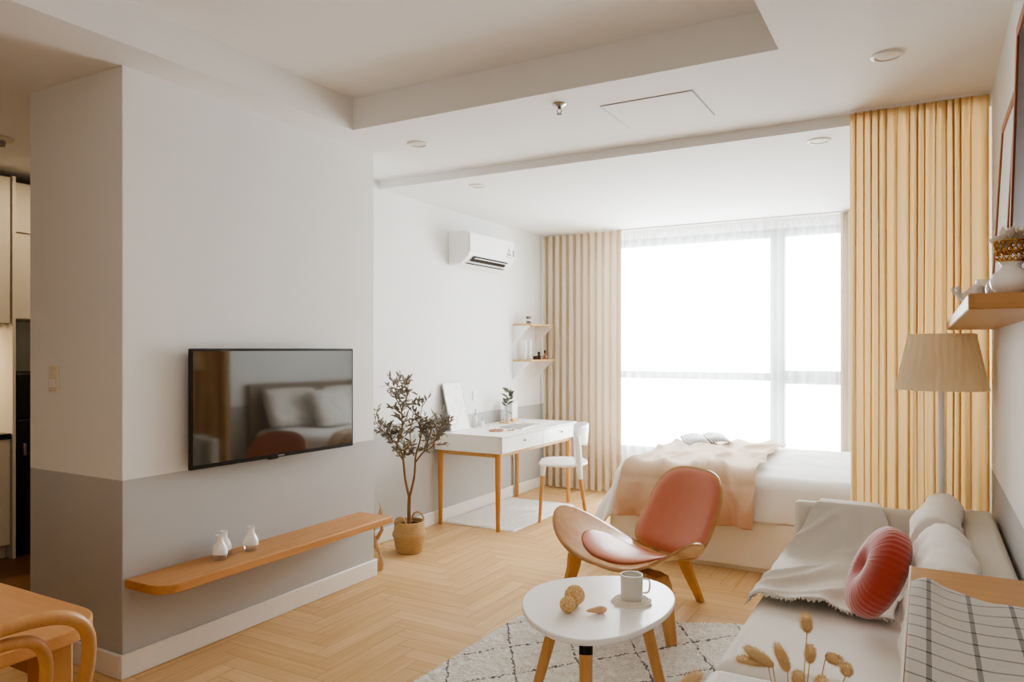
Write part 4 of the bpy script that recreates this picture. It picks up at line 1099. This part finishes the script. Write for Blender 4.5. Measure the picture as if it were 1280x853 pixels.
# ------------------------------------------------------------------ console with plaid cloth
CX0, CX1, CY0, CY1, CZ = -.04, .255, 1.18, 2.118, .85
t = thing('console_table', 'narrow oak topped console table with a highlighted white edge in the right foreground', 'console table', (CX0, CY0, 0))
cw, cl_ = CX1 - CX0, CY1 - CY0
B(.004, cw, 0, cl_, CZ - .03, CZ).build('tabletop', 'oak_x', t, bevel=.002)
B(0, .0045, 0, cl_, CZ - .03, CZ + .001).build('edge_highlight', 'white_lac', t, smooth=False)  # edge banding with its rim highlight put into the white colour
B(.02, cw - .01, .03, cl_ - .03, CZ - .12, CZ - .03).build('apron', 'white_lac', t, bevel=.002)
for x in (.02, cw - .055):
    for y in (.03, cl_ - .065): B(x, x + .035, y, y + .035, 0, CZ - .12).build('leg', 'oak_z', t, bevel=.003)
def plf(u, v):
    x = -.033 + u * .275; far = 1.962 - .085 * min(1, max(0, (u - .12) / .45)) ** 1.3 - .03 * u
    if u < .1: far -= .02 * (1 - u / .1)
    y = 1.22 + v * (far - 1.22)
    z = CZ + .004 + .006 * (.5 + .5 * math.sin(u * 9 + 1)) * v + .004 * abs(nz(u * 4, v * 5)) + (.008 * math.sin(min(1, u / .22) * PI) * max(0, v - .3))
    return Vector((x, y, z))
lo4 = Vector((.1, 1.6, CZ))
m = MB().grid(lambda u, v: plf(u, v) - lo4, 50, 60)
o = m.build('plaid_cloth', 'plaid', loc=lo4, ang=180, solid=.004)
uvl = o.data.uv_layers.new(name='UVMap')
for lp in o.data.loops:
    p = o.data.vertices[lp.vertex_index].co
    i = lp.vertex_index % 51; u = i / 50
    uvl.data[lp.index].uv = (p.x + lo4.x, p.y + lo4.y - (.0 - .05 * min(1, max(0, u / .35)) ** 1.0) - 1.5 + .0)
tag(o, 'grey plaid cloth with dark checks laid on the console table', 'cloth')

# ------------------------------------------------------------------ bunny tail grass in a vase
o = MB().lathe([(.001, 0), (.075, 0), (.085, .01), (.1, .2), (.095, .4), (.06, .56), (.045, .62), (.05, .68), (.044, .68), (.038, .62), (.05, .55), (.05, .3), (.001, .3)], 32, cap=(False, False)).build('floor_vase', 'ceramic', loc=(-.20, 1.34, .014)); tag(o, 'tall pale floor vase holding dried grass below the frame edge', 'vase')
heads = [((-.178, 1.335, .921), (-.176, 1.301, .957), .011, 'dried bunny tail grass with the topmost upright oval head'),
         ((-.174, 1.337, .869), (-.169, 1.305, .906), .010, 'dried bunny tail grass with an oval head just below the topmost one'),
         ((-.150, 1.352, .878), (-.125, 1.329, .882), .0105, 'dried bunny tail grass with a head tipped to the right, second from right'),
         ((-.119, 1.368, .85), (-.117, 1.334, .873), .011, 'dried bunny tail grass with a round fuzzy head, the furthest right'),
         ((-.229, 1.306, .863), (-.262, 1.254, .903), .0125, 'dried bunny tail grass with a long head leaning far to the left'),
         ((-.207, 1.318, .855), (-.217, 1.278, .908), .012, 'dried bunny tail grass with a long head leaning slightly left beside the ottoman edge'),
         ((-.236, 1.302, .866), (-.274, 1.247, .886), .010, 'dried bunny tail grass lying almost level under the left leaning head'),
         ((-.19, 1.328, .825), (-.187, 1.295, .863), .0125, 'dried bunny tail grass with a pale head cut by the bottom of the picture'),
         ((-.16, 1.345, .822), (-.152, 1.315, .852), .013, 'dried bunny tail grass with a wide fluffy head low at the bottom edge'),
         ((-.363, 1.23, .825), (-.328, 1.216, .861), .014, 'dried bunny tail grass drooping alone at the far left near the coffee table')]
for a, b, r, lab in heads:
    r *= .72
    A, Bq = Vector(a), Vector(b); base_ = Vector((-.20 + (A.x + .2) * .2, 1.34 + (A.y - 1.34) * .2, .60))
    t = thing('bunny_tail_grass', lab, 'dried grass', base_, group='bunny tail grass stems in the floor vase')
    d = (Bq - A); m = MB(); n_ = 14
    pts = [A + d * (k / n_) for k in range(n_ + 1)]
    m.tube([p - base_ for p in pts], [max(.0015, r * math.sin(PI * (k + .6) / (n_ + 1.2)) ** .42 * (1 + .06 * random.uniform(-1, 1))) for k in range(n_ + 1)], 14)
    rn = random.Random(int(A.x * 9999))
    for k in range(700):
        q = rn.random(); a_ = rn.uniform(0, 2 * PI); s1 = d.orthogonal().normalized(); s2 = d.normalized().cross(s1)
        rad = r * math.sin(PI * (q * n_ + .6) / (n_ + 1.2)) ** .42; o_ = s1 * math.cos(a_) + s2 * math.sin(a_)
        p = A + d * q + o_ * rad * .9 - base_; e = p + (o_ * .75 + d.normalized() * .65) * rn.uniform(.004, .009); w_ = d.normalized().cross(o_) * .00035
        m.add([p - w_, p + w_, e], [(0, 1, 2)])
    m.build('fluffy_head', 'tail', t, ang=180)
    mid = base_.lerp(A, .55) + Vector((0, 0, .04)); pts = []
    for k in range(13):
        u = k / 12; pts.append((base_ * (1 - u) ** 2 + mid * 2 * u * (1 - u) + A * u * u) - base_)
    MB().tube(pts, .0009, 6).build('stalk', 'straw', t)

# ------------------------------------------------------------------ light
w = bpy.data.worlds.new('overcast sky'); scene.world = w; w.use_nodes = True
bg = w.node_tree.nodes['Background']; bg.inputs[0].default_value = (.90, .96, 1.0, 1); bg.inputs[1].default_value = 14.0
def area(name, loc, rot, sx, sy, power, color, portal=False):
    l = bpy.data.lights.new(name, 'AREA'); l.shape = 'RECTANGLE'; l.size = sx; l.size_y = sy; l.energy = power; l.color = color
    if portal: l.cycles.is_portal = True
    o = bpy.data.objects.new(name, l); col.objects.link(o); o.location = loc; o.rotation_euler = rot; return o
area('window_portal', ((WX0 + WX1) / 2, YB + .22, (WZ0 + WZ1) / 2), (-PI / 2, 0, 0), ww, wh, 1, (1, 1, 1), True)
area('rear_fill_light', (-1.3, -1.85, 1.5), (PI / 2, 0, 0), 2.4, 1.6, 9, (1, .9, .76))  # warm fill added behind the camera, no window there
area('tray_fill_light', (-1.3, .45, TZ - .02), (0, 0, 0), 1.4, 1.4, 2.5, (1, .97, .93))  # added downward fill for the foreground, the tray has no lamp
area('cabinet_strip_light', (-5.7, 1.85, 1.555), (0, 0, 0), .1, 1.4, 9, (1, .78, .5))
area('kitchen_fill_light', (-4.75, 2.75, 2.58), (0, 0, 0), .4, .4, 4, (1, .80, .55))  # fill added to brighten the cabinets, no fitting here

scene.view_settings.view_transform = 'AgX'
scene.view_settings.look = 'AgX - Medium High Contrast'
scene.view_settings.exposure = 0.95
scene.cycles.max_bounces = 12; scene.cycles.diffuse_bounces = 6; scene.cycles.transparent_max_bounces = 12
scene.cycles.caustics_reflective = False; scene.cycles.caustics_refractive = False
scene.cycles.sample_clamp_indirect = 8
scene.cycles.use_denoising = True
